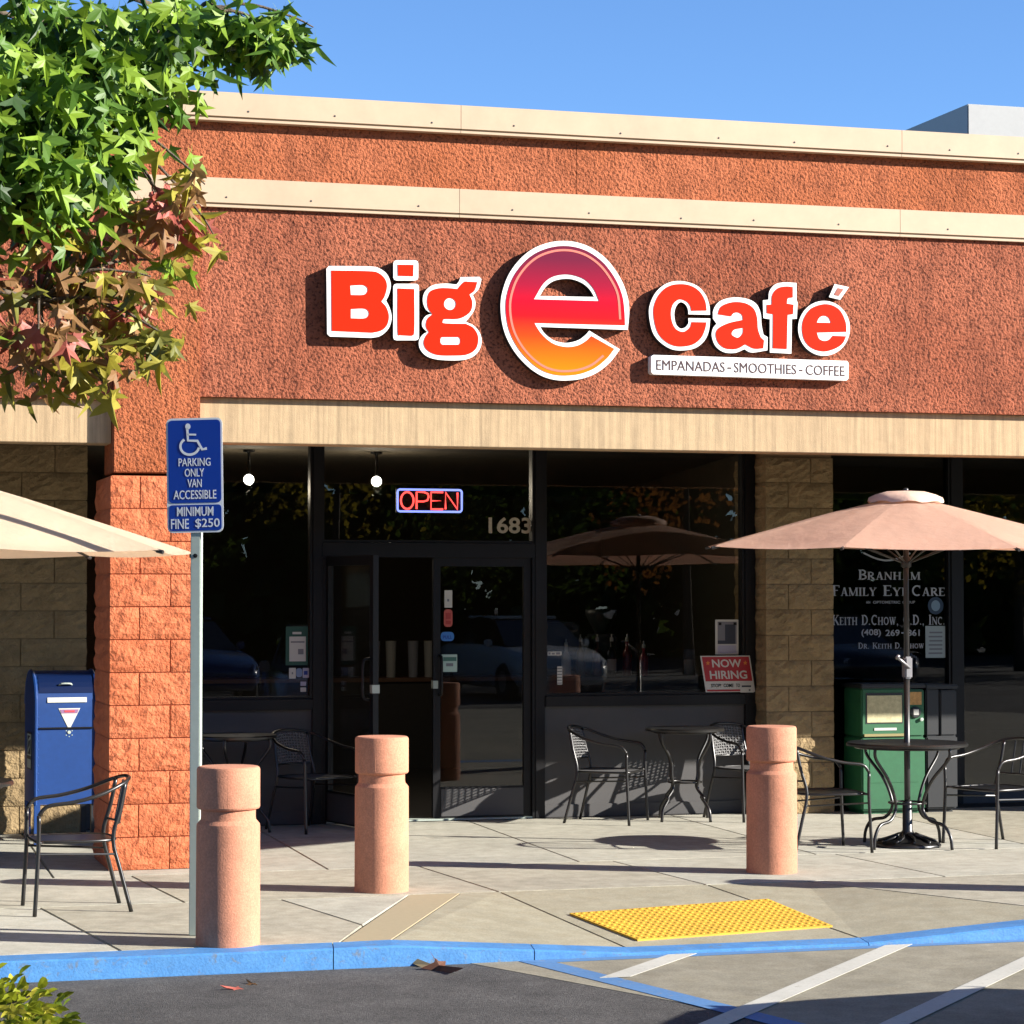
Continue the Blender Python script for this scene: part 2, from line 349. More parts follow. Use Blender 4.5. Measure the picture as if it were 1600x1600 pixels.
def groove_nodes(m):
    N = m.node_tree.nodes; L = m.node_tree.links; g = N.new('ShaderNodeNewGeometry'); w_ = N.new('ShaderNodeTexWave'); w_.inputs['Scale'].default_value = 9
    mp = N.new('ShaderNodeMapping'); mp.inputs['Rotation'].default_value = (0, 0, R(25)); L.new(g.outputs['Position'], mp.inputs[0]); L.new(mp.outputs[0], w_.inputs[0]); w_.bands_direction = 'Y'
    b = N.new('ShaderNodeBump'); b.inputs['Strength'].default_value = 0.8; b.inputs['Distance'].default_value = 0.006; L.new(w_.outputs[1], b.inputs['Height']); L.new(b.outputs[0], N['Principled BSDF'].inputs['Normal'])
groove_nodes(M_GROOVE)
slab([(0.30, 7.1), (0.55, 7.1), (1.03, 8.15), (0.735, 8.15)], M_GROOVE, 0.002)
slab([(0.55, 7.1), (1.745, 7.1), (1.25, 8.15), (1.03, 8.15)], M_CONC2, 0.003)
slab([(1.745, 7.1), (3.0, 7.1), (2.49, 8.15), (1.25, 8.15)], M_CONC2)
slab([(3.0, 7.1), (4.3, 7.1), (3.1, 8.15), (2.49, 8.15)], M_CONC2)
slab([(4.3, 7.1), (5.6, 7.1), (5.1, 8.15), (3.1, 8.15)])
for a, b in ((5.6, 7.4), (7.4, 9.4), (9.4, 12), (12, 16.5)):
    slab([(a, 7.1), (b, 7.1), (b - 0.5, 8.15), (a - 0.5, 8.15)])
# kerb
kerb = BOX('kerb', -14, 16, 7.0, 7.09, -0.3, -0.13, M_CONC); tag(kerb, kind='structure')
kx = [-14, -11, -8.5, -6, -4.0, -1.9, 0.262, 1.25, 3.0, 4.3, 6.3, 8.5, 11, 16]
def kz(x): return gz(x, 7.1) + 0.004 * max(0, min(1, (x - 0.4) * 4, (4.4 - x) * 4))
for a, b in zip(kx, kx[1:]):
    mid = [x for x in (0.55, 1.745, 2.4, 3.65) if a < x < b]; ex = [a + 0.0025] + mid + [b - 0.0025]; bm = bmesh.new()
    sec = [[bm.verts.new((x, y, z)) for y, z in ((6.975, -0.16), (6.975, kz(x) - 0.008), (6.983, kz(x)), (7.098, kz(x)), (7.098, -0.16))] for x in ex]
    for A, B in zip(sec, sec[1:]):
        for i in range(5): bm.faces.new((A[i], A[(i + 1) % 5], B[(i + 1) % 5], B[i]))
    bm.faces.new(sec[0]); bm.faces.new(sec[-1][::-1])
    obj('kerb_stone', bm, M_BLUECURB if -4.1 < a < 6 else M_CONC, kerb)
# tactile pad
pad = empty('tactile_pad', G(2.25, 7.45) + (0,)); tag(pad, 'yellow tactile warning pad with raised domes on the kerb ramp', 'tactile pad')
PC = [(1.83, 7.19), (2.93, 7.29), (2.75, 7.80), (1.57, 7.67)]
def padp(u, v):
    a = Vector(PC[0]).lerp(Vector(PC[1]), u); b = Vector(PC[3]).lerp(Vector(PC[2]), u); p = a.lerp(b, v); return p.x, p.y
def rz_(x, y): return -0.085 * min(1, max(0, (8.15 - y) / 1.05))
bm = bmesh.new(); prism(bm, PC, -0.13, zf=lambda x, y: rz_(x, y) + 0.010); o = obj('plate', bm, M_YELLOW, pad); warp_ground(o); o.matrix_parent_inverse = Matrix.Translation(-Vector(pad.location))
bm = bmesh.new()
for i in range(28):
    for j in range(13):
        x, y = padp((i + 0.5) / 28, (j + 0.5) / 13); z = rz_(x, y) + 0.009
        lathe(bm, [(0.014, 0), (0.0125, 0.003), (0.009, 0.0045), (0, 0.0045)], 8, *G(x, y), z)
o = obj('dome', bm, M_YELLOW, pad, smooth=True); o['kind'] = 'stuff'; o.matrix_parent_inverse = Matrix.Translation(-Vector(pad.location))

for o in list(COL.objects):
    if o.parent is None and o.type == 'MESH' and o.name.split('.')[0] in ('parking_lot_road', 'concrete_apron', 'sidewalk', 'kerb'): warp_ground(o)
# ------------------------------------------------------------------ the building
bld = empty('shop_building', (0, 9.3, 0)); tag(bld, 'single storey stucco shop building with cream bands, block pillars and dark glass storefronts', 'building')
BINV = Matrix.Translation(-Vector(bld.location))
def P(o): o.parent = bld; o.matrix_parent_inverse = BINV; return o
XL, XR = -9.0, 13.0
P(BOX('stucco_panel', -0.497, 10.4, 9.20, 9.50, 2.985, 4.24, M_STUC_RED))
P(BOX('stucco_panel', 10.95, XR, 9.20, 9.50, 2.985, 4.24, M_STUC_RED))
P(BOX('stucco_panel', XL, -1.033, 9.20, 9.50, 2.95, 4.24, M_STUC_RED))
P(BOX('parapet_panel', XL, 1.94, 9.203, 9.497, 4.24, 4.80, M_STUC_ORG))
P(BOX('parapet_panel', 1.944, XR, 9.203, 9.497, 4.24, 4.80, M_STUC_ORG))
# cream bands made of folded metal sections with a drip edge
def band(z0, z1, yf, nm):
    x = XL
    for x1 in (-5.2, -1.9, 1.15, 4.2, 7.25, 10.3, XR):
        bm = bmesh.new()
        prof = [(yf, z0 + 0.028), (yf, z1), (9.3, z1 + 0.012), (9.3, z0), (yf + 0.006, z0), (yf + 0.006, z0 + 0.016), (yf + 0.02, z0 + 0.016), (yf + 0.02, z0 + 0.028)]
        a = [bm.verts.new((x + 0.0015, y, z)) for y, z in prof]; b = [bm.verts.new((x1 - 0.0015, y, z)) for y, z in prof]
        bm.faces.new(a); bm.faces.new(b[::-1])
        for i in range(len(prof)): bm.faces.new((a[i], a[(i + 1) % 8], b[(i + 1) % 8], b[i]))
        s = P(obj(nm, bm, M_CREAM))
        xx = x + 0.35
        while xx < x1:
            if -1.5 < xx < 6:
                bm = bmesh.new(); lathe(bm, [(0.007, 0), (0.005, 0.004), (0, 0.005)], 8)
                r = obj('rivet', bm, M_GREYPNL, None); r.rotation_euler = (R(90), 0, 0); r.location = (xx, yf + 0.0005, z0 + 0.062 + random.uniform(-.008, .008))
                r.parent = s
            xx += random.uniform(0.5, 0.72)
        x = x1
random.seed(3)
band(4.222, 4.412, 9.165, 'band'); band(4.782, 4.968, 9.13, 'cornice')
P(BOX('lintel', -0.497, 10.4, 9.247, 9.48, 2.69, 2.9849, M_LINTEL, bevel=0.004))
P(BOX('lintel', XL, -1.033, 9.247, 9.48, 2.672, 2.9499, M_LINTEL, bevel=0.004))
P(BOX('lintel', 10.95, XR, 9.247, 9.48, 2.69, 2.9849, M_LINTEL))
P(BOX('soffit', XL, XR, 9.481, 12.0, 2.93, 3.03, M_SOFFIT))
P(BOX('roof', XL, XR, 9.5, 22, 4.30, 4.42, M_GREYPNL))
P(BOX('rear_wall', XL, XR, 21.7, 22, 0, 4.3, M_DARK2))
for xw in (XL, XR - 0.3): P(BOX('side_wall', xw + .01, xw + 0.29, 9.51, 21.69, 0, 4.29, M_STUC_ORG))
# split-face block pillars
def split_block(w_, h, d, seed):
    rnd = random.Random(seed); bm = bmesh.new(); nf = max(4, int(w_ / 0.045)); ns = 6; nr = 6
    path = [(-w_ / 2, d * (1 - i / ns), (-1, 0)) for i in range(ns)] + [(-w_ / 2 + w_ * i / nf, 0, (0, -1)) for i in range(nf + 1)] + [(w_ / 2, d * (i + 1) / ns, (1, 0)) for i in range(ns)]
    ph = [rnd.uniform(0, 6.28) for _ in range(6)]
    grid = []
    for j in range(nr + 1):
        row = []; t = j / nr
        for i, (x, y, n) in enumerate(path):
            edge = min(1, min(t, 1 - t) * 5); sx = i / len(path)
            e2 = 1.0
            if n == (0, -1): u = (x + w_ / 2) / w_; e2 = 0.35 + 0.65 * min(1, min(u, 1 - u) * 6)
            a = (0.5 + 0.5 * math.sin(7 * sx * 3 + ph[0]) * math.sin(4 * t + ph[1])) * 0.008 + rnd.uniform(-0.002, 0.013)
            dsp = -0.003 + edge * e2 * a
            if n == (0, -1): nx = -0.4 if i == ns else (0.4 if i == ns + nf else 0); row.append(bm.verts.new((x + nx * dsp, y - dsp, h * t - h / 2)))
            else: row.append(bm.verts.new((x + n[0] * dsp, y, h * t - h / 2)))
        grid.append(row)
    for j in range(nr):
        for i in range(len(path) - 1): bm.faces.new((grid[j][i], grid[j][i + 1], grid[j + 1][i + 1], grid[j + 1][i]))
    bm.faces.new(grid[0][::-1]); bm.faces.new(grid[-1])
    me = bpy.data.meshes.new('block'); bmesh.ops.recalc_face_normals(bm, faces=bm.faces); bm.to_mesh(me); bm.free(); return me
BLK = {}
def pillar(x0, x1, y0, d, courses, h, mb, mm, cap=None, widths=(0.19, 0.385), m2=None):
    core = P(BOX('pillar', x0 + 0.012, x1 - 0.012, y0 + 0.012, y0 + d, 0, courses * h, mm))
    for c in range(courses):
        wid = list(widths) if c % 2 else list(widths[::-1])
        tot = sum(wid); x = x0
        for k, wd in enumerate(wid):
            wd = wd / tot * (x1 - x0); key = (round(wd, 3), round(d, 3), mb.name, random.randrange(5))
            if key not in BLK: BLK[key] = split_block(wd - 0.007, h - 0.007, d - 0.02, len(BLK) + 11)
            o = link('block', BLK[key], mb); o.scale = (1.0257, 1, 0.9952); o.parent = core
            o.location = (x + wd / 2, y0, c * h + h / 2); x += wd
    return core
random.seed(5)
pillar(-1.052, -0.498, 9.13, 0.80, 12, 0.2055, M_BLK_ORG, M_MORT_ORG)
P(BOX('pilaster', -1.03, -0.50, 9.16, 9.62, 2.486, 4.235, M_STUC_ORG, bevel=0.006))
pillar(10.4, 10.95, 9.13, 0.80, 12, 0.2055, M_BLK_ORG, M_MORT_ORG)
P(BOX('pilaster', 10.403, 10.947, 9.16, 9.62, 2.486, 4.235, M_STUC_ORG, bevel=0.006))
pillar(3.70, 4.262, 10.54, 0.68, 14, 0.2005, M_BLK_BEI, M_MORT_BEI, widths=(0.38, 0.19))
pillar(-2.12, -1.43, 10.54, 0.50, 14, 0.2005, M_BLK_BEI, M_MORT_BEI, widths=(0.40, 0.2))
for xa, xb in ((3.71, 4.25), (-2.11, -1.44)): P(BOX('wall_infill', xa, xb, 10.555, 11.0, 2.808, 2.929, M_MORT_BEI))

# storefront: frame members, panes, bulkheads, doors
YS = 10.80
def window(x0, x1, z0, z1, fr=0.018, YS=10.80):
    bm = bmesh.new()
    box(bm, x0, x0 + fr, YS - 0.04, YS + 0.05, z0, z1); box(bm, x1 - fr, x1, YS - 0.04, YS + 0.05, z0, z1)
    box(bm, x0 + fr, x1 - fr, YS - 0.038, YS + 0.048, z0, z0 + fr); box(bm, x0 + fr, x1 - fr, YS - 0.038, YS + 0.048, z1 - fr, z1)
    o = P(obj('window', bm, M_BLACK))
    g = BOX('pane', x0 + fr * 0.7, x1 - fr * 0.7, YS, YS + 0.008, z0 + fr * 0.7, z1 - fr * 0.7, M_GLASS); g.parent = o
    return o
for x0, x1 in ((0.231, 0.299), (1.928, 2.004), (3.613, 3.698)):
    P(BOX('mullion', x0, x1, YS - 0.055, YS + 0.065, 0, 2.93, M_BLACK, bevel=0.004))
W_left = window(-1.428, 0.230, 0.94, 2.929)
W_right = window(2.005, 3.612, 0.94, 2.929)
W_trans = window(0.300, 1.927, 2.12, 2.929)
P(BOX('transom', 0.2995, 1.9275, YS - 0.055, YS + 0.065, 2.006, 2.118, M_BLACK, bevel=0.004))
def bulkhead(x0, x1):
    b = P(BOX('bulkhead', x0, x1, YS - 0.02, YS + 0.09, 0.0, 0.855, M_GREYPNL))
    s = BOX('sill', x0, x1, YS - 0.07, YS + 0.10, 0.857, 0.938, M_BLACK, bevel=0.006); s.parent = b
    k = BOX('base_trim', x0 + .001, x1 - .001, YS - 0.035, YS - 0.0205, 0.0, 0.10, M_GREYPNL, bevel=0.004); k.parent = b
bulkhead(-1.428, 0.230); bulkhead(2.005, 3.612)
P(BOX('door_jamb', 0.30, 0.335, YS - 0.05, YS + 0.06, 0, 2.005, M_BLACK, bevel=0.003))
P(BOX('door_jamb', 1.905, 1.927, YS - 0.05, YS + 0.06, 0, 2.005, M_BLACK, bevel=0.003))
P(BOX('threshold', 0.336, 1.904, YS - 0.06, YS + 0.06, 0.001, 0.014, M_GALV))
def door_leaf(w_):
    bm = bmesh.new(); s = 0.055
    box(bm, 0, s, -0.022, 0.022, 0.016, 2.0); box(bm, w_ - s, w_, -0.022, 0.022, 0.016, 2.0)
    box(bm, s, w_ - s, -0.021, 0.021, 1.93, 2.0); box(bm, s, w_ - s, -0.021, 0.021, 0.016, 0.25)
    d = obj('door', bm, M_BLACK, bld)
    g = BOX('pane', s - .01, w_ - s + .01, -0.004, 0.004, 0.24, 1.94, M_GLASS, d)
    bm = bmesh.new(); tube(bm, catmull([(w_ - 0.05, -0.02, 0.95), (w_ - 0.05, -0.075, 0.97), (w_ - 0.05, -0.08, 1.1), (w_ - 0.05, -0.075, 1.23), (w_ - 0.05, -0.02, 1.25)], 4), 0.011)
    h = obj('handle', bm, M_BLACK, d, smooth=True)
    bm = bmesh.new(); box(bm, 0.06, w_ - 0.06, -0.028, -0.0215, 0.03, 0.235); obj('kick_plate', bm, M_GREYPNL, d)
    bm = bmesh.new(); box(bm, w_ - 0.035, w_ + 0.003, -0.03, 0.03, 1.0, 1.06); obj('lock', bm, M_GALV, d)
    return d
dl = door_leaf(0.78); dl.matrix_parent_inverse = BINV; dl.location = (0.345, YS - 0.03, 0); dl.rotation_euler = (0, 0, -R(76)); dl.scale = (1.0257, 1, 1)
dr = door_leaf(0.755); dr.matrix_parent_inverse = BINV; dr.location = (1.902, YS, 0); dr.rotation_euler = (0, 0, math.pi); dr.scale = (1.0257, 1, 1)
for ch in dr.children:                       # the closed leaf is mirrored, so its fittings face the street again
    if ch.name.split('.')[0] in ('handle', 'kick_plate'): ch.rotation_euler = (0, 0, 0); ch.scale = (1, -1, 1)
# neighbouring tenant on the right and on the left
YE = 11.10                                       # the neighbour's glass is set further back
W_eye = window(4.265, 5.495, 0.10, 2.929, YS=YE)
for x0, x1 in ((5.496, 5.59), (6.801, 6.88), (8.401, 8.48)): P(BOX('mullion', x0, x1, YE - 0.055, YE + 0.065, 0, 2.93, M_BLACK, bevel=0.004))
for a, b in ((5.591, 6.80), (6.881, 8.4), (8.481, 12.9)): window(a, b, 0.10, 2.929, YS=YE)
for a, b in ((4.265, 5.495), (5.591, 6.80), (6.881, 8.4), (8.481, 12.9)): P(BOX('base_panel', a, b, YE - 0.03, YE + 0.05, 0, 0.099, M_GREYPNL))
window(-4.2, -2.122, 0.10, 2.929); P(BOX('base_panel', -4.2, -2.122, YS - 0.03, YS + 0.05, 0, 0.099, M_BLACK)); window(-8.8, -4.21, 0.10, 2.929)
P(BOX('base_panel', -8.8, -4.21, YS - 0.03, YS + 0.05, 0, 0.099, M_BLACK))
# shop interior shells
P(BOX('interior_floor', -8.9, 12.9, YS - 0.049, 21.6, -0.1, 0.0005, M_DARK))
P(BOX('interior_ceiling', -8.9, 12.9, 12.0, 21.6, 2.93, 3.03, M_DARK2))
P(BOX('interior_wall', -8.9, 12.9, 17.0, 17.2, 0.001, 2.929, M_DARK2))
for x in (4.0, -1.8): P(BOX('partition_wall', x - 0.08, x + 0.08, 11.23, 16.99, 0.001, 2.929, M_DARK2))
# set every building part out on the site
def set_out(o):
    if o.type == 'MESH':
        if o.location.length > 1e-6:
            x, y, z = bmap(*o.location); o.location = (x, y, z); return
        for v in o.data.vertices: v.co = Vector(bmap(*v.co))
    for c_ in o.children: set_out(c_)
BINV2 = Matrix.Translation(-Vector((4.5, YFAC, 0)))
for o in bld.children: set_out(o); o.matrix_parent_inverse = BINV2
bld.location = (4.5, YFAC, 0)
YS, YE = YSTO, YSTO + 0.3
# rooftop screen
bm = bmesh.new(); box(bm, 10.227, 19, 20.5, 27, 4.36, 6.174)
rt = tag(obj('rooftop_screen', bm, mat('roof_box_grey', C(176, 177, 174), 0.6, var=0.04, stains=0.06), bevel=0.01), 'pale grey metal rooftop equipment box rising above the parapet', 'rooftop box')

# ------------------------------------------------------------------ channel letter sign (outlines measured on the photograph, set on the wall plane)
cps, sps, cpp, spp = math.cos(PSI), math.sin(PSI), math.cos(PITCH), math.sin(PITCH)
AX_R = Vector((cps, -sps, 0)); AX_F = Vector((sps * cpp, cps * cpp, spp)); AX_U = AX_R.cross(AX_F)
def wall_pt(u, v, Y):                            # measured point -> metres on the wall plane at depth Y
    d = AX_R * ((u - 800) / FPX) - AX_U * ((v - 800) / FPX) + AX_F; d *= Y / d.y
    return d.x, EYE + d.z
YF = YFAC - 0.018                                # front of the letters, 68 mm off the wall
def outline(pts, ox, oy, sc, k=5):
    """(x, y) smooth points, (x, y, 1) corners"""
    n = len(pts); cs = [i for i, p in enumerate(pts) if len(p) > 2]
    V = [Vector((p[0], p[1], 0)) for p in pts]
    if not cs: res = catmull(V, k, True)
    else:
        res = []
        for a, b in zip(cs, cs[1:] + [cs[0] + n]):
            seg = [V[i % n] for i in range(a, b + 1)]
            res += (catmull(seg, k)[:-1] if len(seg) > 2 else [seg[0]])
    return [wall_pt(ox + p.x * sc, oy + p.y * sc, YF) for p in res]
def rr_(x0, y0, x1, y1, r):
    return [(x0 + r, y0, 1), (x1 - r, y0, 1), (x1 - .3 * r, y0 + .3 * r), (x1, y0 + r, 1), (x1, y1 - r, 1), (x1 - .3 * r, y1 - .3 * r), (x1 - r, y1, 1), (x0 + r, y1, 1), (x0 + .3 * r, y1 - .3 * r), (x0, y1 - r, 1), (x0, y0 + r, 1), (x0 + .3 * r, y0 + .3 * r)]
def el_(cx, cy, rx, ry, n=14): return [(cx + rx * math.cos(2 * math.pi * i / n), cy + ry * math.sin(2 * math.pi * i / n)) for i in range(n)]
sign = empty('cafe_sign', (5.0, YFAC + 0.04, 3.2)); tag(sign, 'red and orange cafe sign of raised white-edged letters on the stucco wall', 'shop sign')
SINV = Matrix.Translation(-Vector(sign.location))
def letter(outer, reds, org, m=M_RED, holes=()):
    ol = [outline(outer, *org)] + [outline(h, *org) for h in holes]
    can = link('letter', shape_mesh('letter', ol, YF + 0.004, 0.060), M_CAN, sign); can.matrix_parent_inverse = SINV
    link('trim', shape_mesh('trim', ol, YF, 0.0035), M_WHITETRIM, can)
    link('face', shape_mesh('face', [outline(r, *org) for r in reds], YF - 0.003, 0.0025), m, can)
    return can
OB = (500, 390, 0.175)
letter([(58, 170, 1), (80, 146, 1), (440, 150), (530, 168), (600, 222), (632, 310), (618, 395), (590, 455, 1), (622, 520), (640, 610), (612, 705), (540, 770), (460, 788, 1), (88, 776, 1), (64, 752, 1)],
       [[(100, 186, 1), (430, 192), (520, 208), (580, 262), (598, 330), (578, 415), (548, 464, 1), (590, 512), (615, 590), (600, 670), (550, 722), (470, 742, 1), (105, 726, 1)],
        [(270, 320, 1), (390, 318), (426, 358), (392, 402), (275, 405, 1)], [(275, 530, 1), (400, 528), (437, 570), (402, 612), (275, 613, 1)]], OB)
letter(rr_(655, 95, 878, 276, 28), [[(694, 134, 1), (835, 136, 1), (832, 238, 1), (696, 234, 1)]], OB)
letter(rr_(654, 305, 884, 810, 28), [[(692, 346, 1), (842, 352, 1), (842, 720), (822, 770, 1), (712, 764, 1), (694, 730)]], OB)
letter([(1255, 246, 1), (1425, 243, 1), (1442, 265, 1), (1418, 350), (1365, 405, 1), (1388, 470), (1372, 550), (1302, 645, 1), (1375, 680), (1432, 755), (1440, 850), (1390, 938), (1280, 985), (1080, 985), (960, 955), (896, 892), (884, 820), (915, 762), (958, 736, 1), (916, 690), (914, 640), (946, 592), (996, 573, 1), (942, 530), (918, 450), (940, 372), (1010, 317), (1120, 303), (1218, 312, 1), (1240, 285)],
       [[(1290, 284, 1), (1405, 290, 1), (1380, 365), (1335, 402, 1), (1360, 470), (1345, 550), (1280, 603), (1210, 620), (1115, 620), (1096, 640), (1115, 658), (1300, 662, 1), (1370, 700), (1412, 780), (1395, 880), (1320, 935), (1200, 945), (1050, 940), (960, 900), (926, 840), (940, 780), (972, 736, 1), (946, 685), (958, 620), (1003, 578, 1), (965, 520), (958, 440), (985, 372), (1060, 345), (1150, 344), (1228, 352, 1), (1262, 310)],
        el_(1160, 486, 53, 53), rr_(1075, 780, 1252, 849, 22)], OB)
# the big e, printed with a vertical plum-crimson-orange blend
me_ = bpy.data.materials.new('sign_blend'); me_.use_nodes = True; N = me_.node_tree.nodes; L = me_.node_tree.links
g_ = N.new('ShaderNodeNewGeometry'); sx = N.new('ShaderNodeSeparateXYZ'); mr = N.new('ShaderNodeMapRange'); cr = N.new('ShaderNodeValToRGB')
mr.inputs[1].default_value = wall_pt(882, 590, YF)[1]; mr.inputs[2].default_value = wall_pt(882, 380, YF)[1]
L.new(g_.outputs['Position'], sx.inputs[0]); L.new(sx.outputs[2], mr.inputs[0]); L.new(mr.outputs[0], cr.inputs[0]); L.new(cr.outputs[0], N['Principled BSDF'].inputs['Base Color'])
N['Principled BSDF'].inputs['Roughness'].default_value = 0.5; N['Principled BSDF'].inputs['Specular IOR Level'].default_value = 0.1
cr.color_ramp.elements[0].position = 0.06; cr.color_ramp.elements[0].color = C(244, 134, 0)
cr.color_ramp.elements[1].position = 0.88; cr.color_ramp.elements[1].color = C(118, 30, 60)
for ps, c_ in ((0.3, C(236, 74, 14)), (0.45, C(222, 14, 28)), (0.56, C(210, 2, 40)), (0.68, C(170, 18, 54))):
    e_ = cr.color_ramp.elements.new(ps); e_.color = c_
OE = (770, 360, 0.15625)
arc = [(1365, 800), (1342, 640), (1272, 470), (1150, 300), (1000, 182), (850, 122), (700, 105), (550, 125), (400, 185), (270, 290), (160, 440), (97, 610), (78, 760), (95, 930), (142, 1080), (230, 1230), (350, 1360), (480, 1450), (620, 1494), (760, 1500), (900, 1480), (1040, 1424), (1170, 1322)]
def inset(k): return [(722 + (x - 722) * (1 - k / 645), 803 + (y - 803) * (1 - k / 698)) for x, y in arc]
e_can = letter([(1350, 994, 1)] + arc + [(1272, 1190, 1), (965, 1003, 1), (920, 1052), (850, 1100), (740, 1125), (640, 1110), (570, 1075), (510, 1020), (475, 965, 1)],
       [[(1322, 948, 1)] + inset(50) + [(1215, 1185, 1), (985, 1056, 1), (935, 1104), (850, 1150), (740, 1166), (620, 1140), (530, 1080), (465, 1008), (415, 925, 1)],
        [(412, 688, 1), (1062, 706, 1), (1010, 590), (930, 500), (830, 455), (720, 440), (600, 465), (505, 535)]], OE, me_,
       holes=[[(470, 656, 1), (1015, 666, 1), (970, 592), (900, 530), (800, 490), (700, 485), (600, 510), (525, 570)]])
i1, i2 = inset(82), inset(104)
link('accent_line', shape_mesh('accent_line', [outline([(i1[0][0], i1[0][1] + 90, 1)] + i1[1:-1] + [i1[-1] + (1,)] + [i2[-1] + (1,)] + i2[1:-1][::-1] + [(i2[0][0], i2[0][1] + 90, 1)], *OE)], YF - 0.0045, 0.002),
     mat('sign_accent', C(240, 130, 110), 0.4), e_can)
OC = (1000, 420, 0.21875)
letter([(500, 328, 1), (495, 260), (465, 180), (400, 117), (290, 87), (190, 105), (112, 170), (70, 260), (66, 340), (90, 450), (140, 520), (220, 572), (300, 583), (390, 568), (455, 520), (490, 450), (502, 355, 1), (346, 352, 1), (345, 390), (320, 420), (285, 425), (255, 390), (245, 320), (260, 265), (290, 238), (325, 255), (343, 290), (346, 325, 1)],
       [[(476, 298, 1), (465, 230), (425, 162), (360, 120), (280, 109), (200, 126), (135, 185), (100, 265), (97, 340), (120, 440), (165, 505), (230, 545), (300, 555), (380, 540), (435, 495), (462, 440), (475, 382, 1), (368, 380, 1), (355, 420), (310, 450), (262, 435), (232, 390), (220, 320), (235, 255), (280, 219), (330, 232), (358, 265), (366, 300, 1)]], OC)
letter([(521, 354, 1), (526, 290), (570, 232), (660, 205), (760, 213), (830, 250), (862, 320), (868, 400), (882, 470, 1), (912, 488, 1), (910, 582, 1), (800, 598), (745, 574, 1), (680, 600), (600, 595), (540, 552), (513, 480), (522, 425), (547, 392, 1)],
       [[(555, 325, 1), (580, 268), (660, 238), (750, 245), (812, 285), (836, 350), (842, 430), (862, 490, 1), (886, 512, 1), (880, 568, 1), (815, 570), (752, 540, 1), (690, 572), (610, 568), (560, 530), (541, 470), (560, 425), (630, 388), (735, 364, 1), (728, 330), (700, 312), (668, 318), (650, 340, 1)],
        [(655, 470), (672, 436), (736, 422, 1), (732, 462), (698, 492)]], OC)
letter([(878, 225, 1), (918, 221, 1), (925, 160), (965, 112), (1030, 97), (1118, 101, 1), (1119, 225, 1), (1126, 240, 1), (1120, 356, 1), (1085, 359, 1), (1081, 606, 1), (928, 598, 1), (928, 360, 1), (882, 352, 1)],
       [[(905, 257, 1), (940, 255, 1), (945, 185), (985, 138), (1040, 126), (1091, 130, 1), (1091, 205, 1), (1056, 212), (1048, 248, 1), (1096, 256, 1), (1093, 324, 1), (1054, 329, 1), (1048, 573, 1), (948, 568, 1), (950, 324, 1), (905, 317, 1)]], OC)
letter(el_(1315, 425, 185, 196, 20),
       [[(1474, 450, 1), (1468, 380), (1430, 300), (1370, 260), (1300, 254), (1220, 285), (1170, 355), (1157, 430), (1175, 510), (1225, 565), (1310, 590), (1390, 572), (1445, 535), (1472, 482, 1), (1376, 478, 1), (1352, 505), (1315, 515), (1280, 500), (1262, 455, 1)],
        [(1262, 384, 1), (1280, 350), (1315, 335), (1348, 350), (1363, 386, 1)]], OC)
letter([(1390, 109, 1), (1493, 131, 1), (1430, 221, 1), (1350, 202, 1)], [[(1412, 137, 1), (1454, 146, 1), (1420, 194, 1), (1384, 186, 1)]], OC, mat('accent_mark_face', C(176, 92, 70), 0.6))
pl = link('tagline_plate', shape_mesh('tagline_plate', [outline([(95, 615, 1), (1478, 658, 1), (1490, 672, 1), (1489, 785, 1), (1476, 798, 1), (95, 753, 1), (81, 738, 1), (80, 628, 1)], *OC)], YF - 0.0, 0.066), M_WHITETRIM, sign); pl.matrix_parent_inverse = SINV
for w_, ua, ub, fh in (('EMPANADAS', 117, 606, 1), ('-', 626, 653, 0), ('SMOOTHIES', 672, 1116, 1), ('-', 1138, 1161, 0), ('COFFEE', 1184, 1462, 1)):
    va = 650 + (ua - 117) * 0.0335; vb = va + 72
    if not fh: va, vb = va + 36, va + 47
    P0 = wall_pt(1000 + ua * .21875, 420 + va * .21875, YF); P1 = wall_pt(1000 + ub * .21875, 420 + (vb + (ub - ua) * 0.0335) * .21875, YF); z0 = wall_pt(1000 + ua * .21875, 420 + vb * .21875, YF)[1]
    link('lettering', text_mesh('lettering', w_, P0[0], P1[0], z0, P0[1], YF - 0.0025, 0.002, bold=0.0, drop=(P1[1] - z0) / (P1[0] - P0[0])), mat('tagline_ink', C(70, 36, 36), 0.6), pl)

# ------------------------------------------------------------------ bollards
def make_bollard():
    b = empty('bollard'); bm = bmesh.new()
    lathe(bm, [(0, 0), (0.157, 0), (0.157, 0.02), (0.1555, 0.60), (0.1535, 0.615), (0.136, 0.636), (0.134, 0.648), (0.134, 0.686), (0.151, 0.694), (0.155, 0.702), (0.155, 0.893), (0.151, 0.904), (0.142, 0.909), (0.07, 0.912), (0, 0.913)], 48)
    smooth_by_angle(obj('shaft', bm, M_SALMON, b), 0.42)
    bm = bmesh.new(); tube(bm, [(-0.06, -0.1425, 0.03), (-0.06, -0.1415, 0.59)], 0.0022, 5); obj('seam', bm, M_SALMON, b)
    bm = bmesh.new(); tube(bm, [(-0.06, -0.1415, 0.71), (-0.06, -0.1405, 0.88)], 0.0022, 5); obj('seam', bm, M_SALMON, b)
    return b
b0 = make_bollard()
spots = [(-0.246, 7.155, 0.955, 'nearest salmon concrete bollard beside the blue parking sign post'), (0.586, 8.285, 0.98, 'salmon concrete bollard in front of the cafe doorway'),
         (3.006, 8.45, 0.99, 'salmon concrete bollard right of the yellow pad, beside the patio chair'), (4.918, 7.553, 1.0, 'salmon concrete bollard beyond the right edge, past the patio table')]
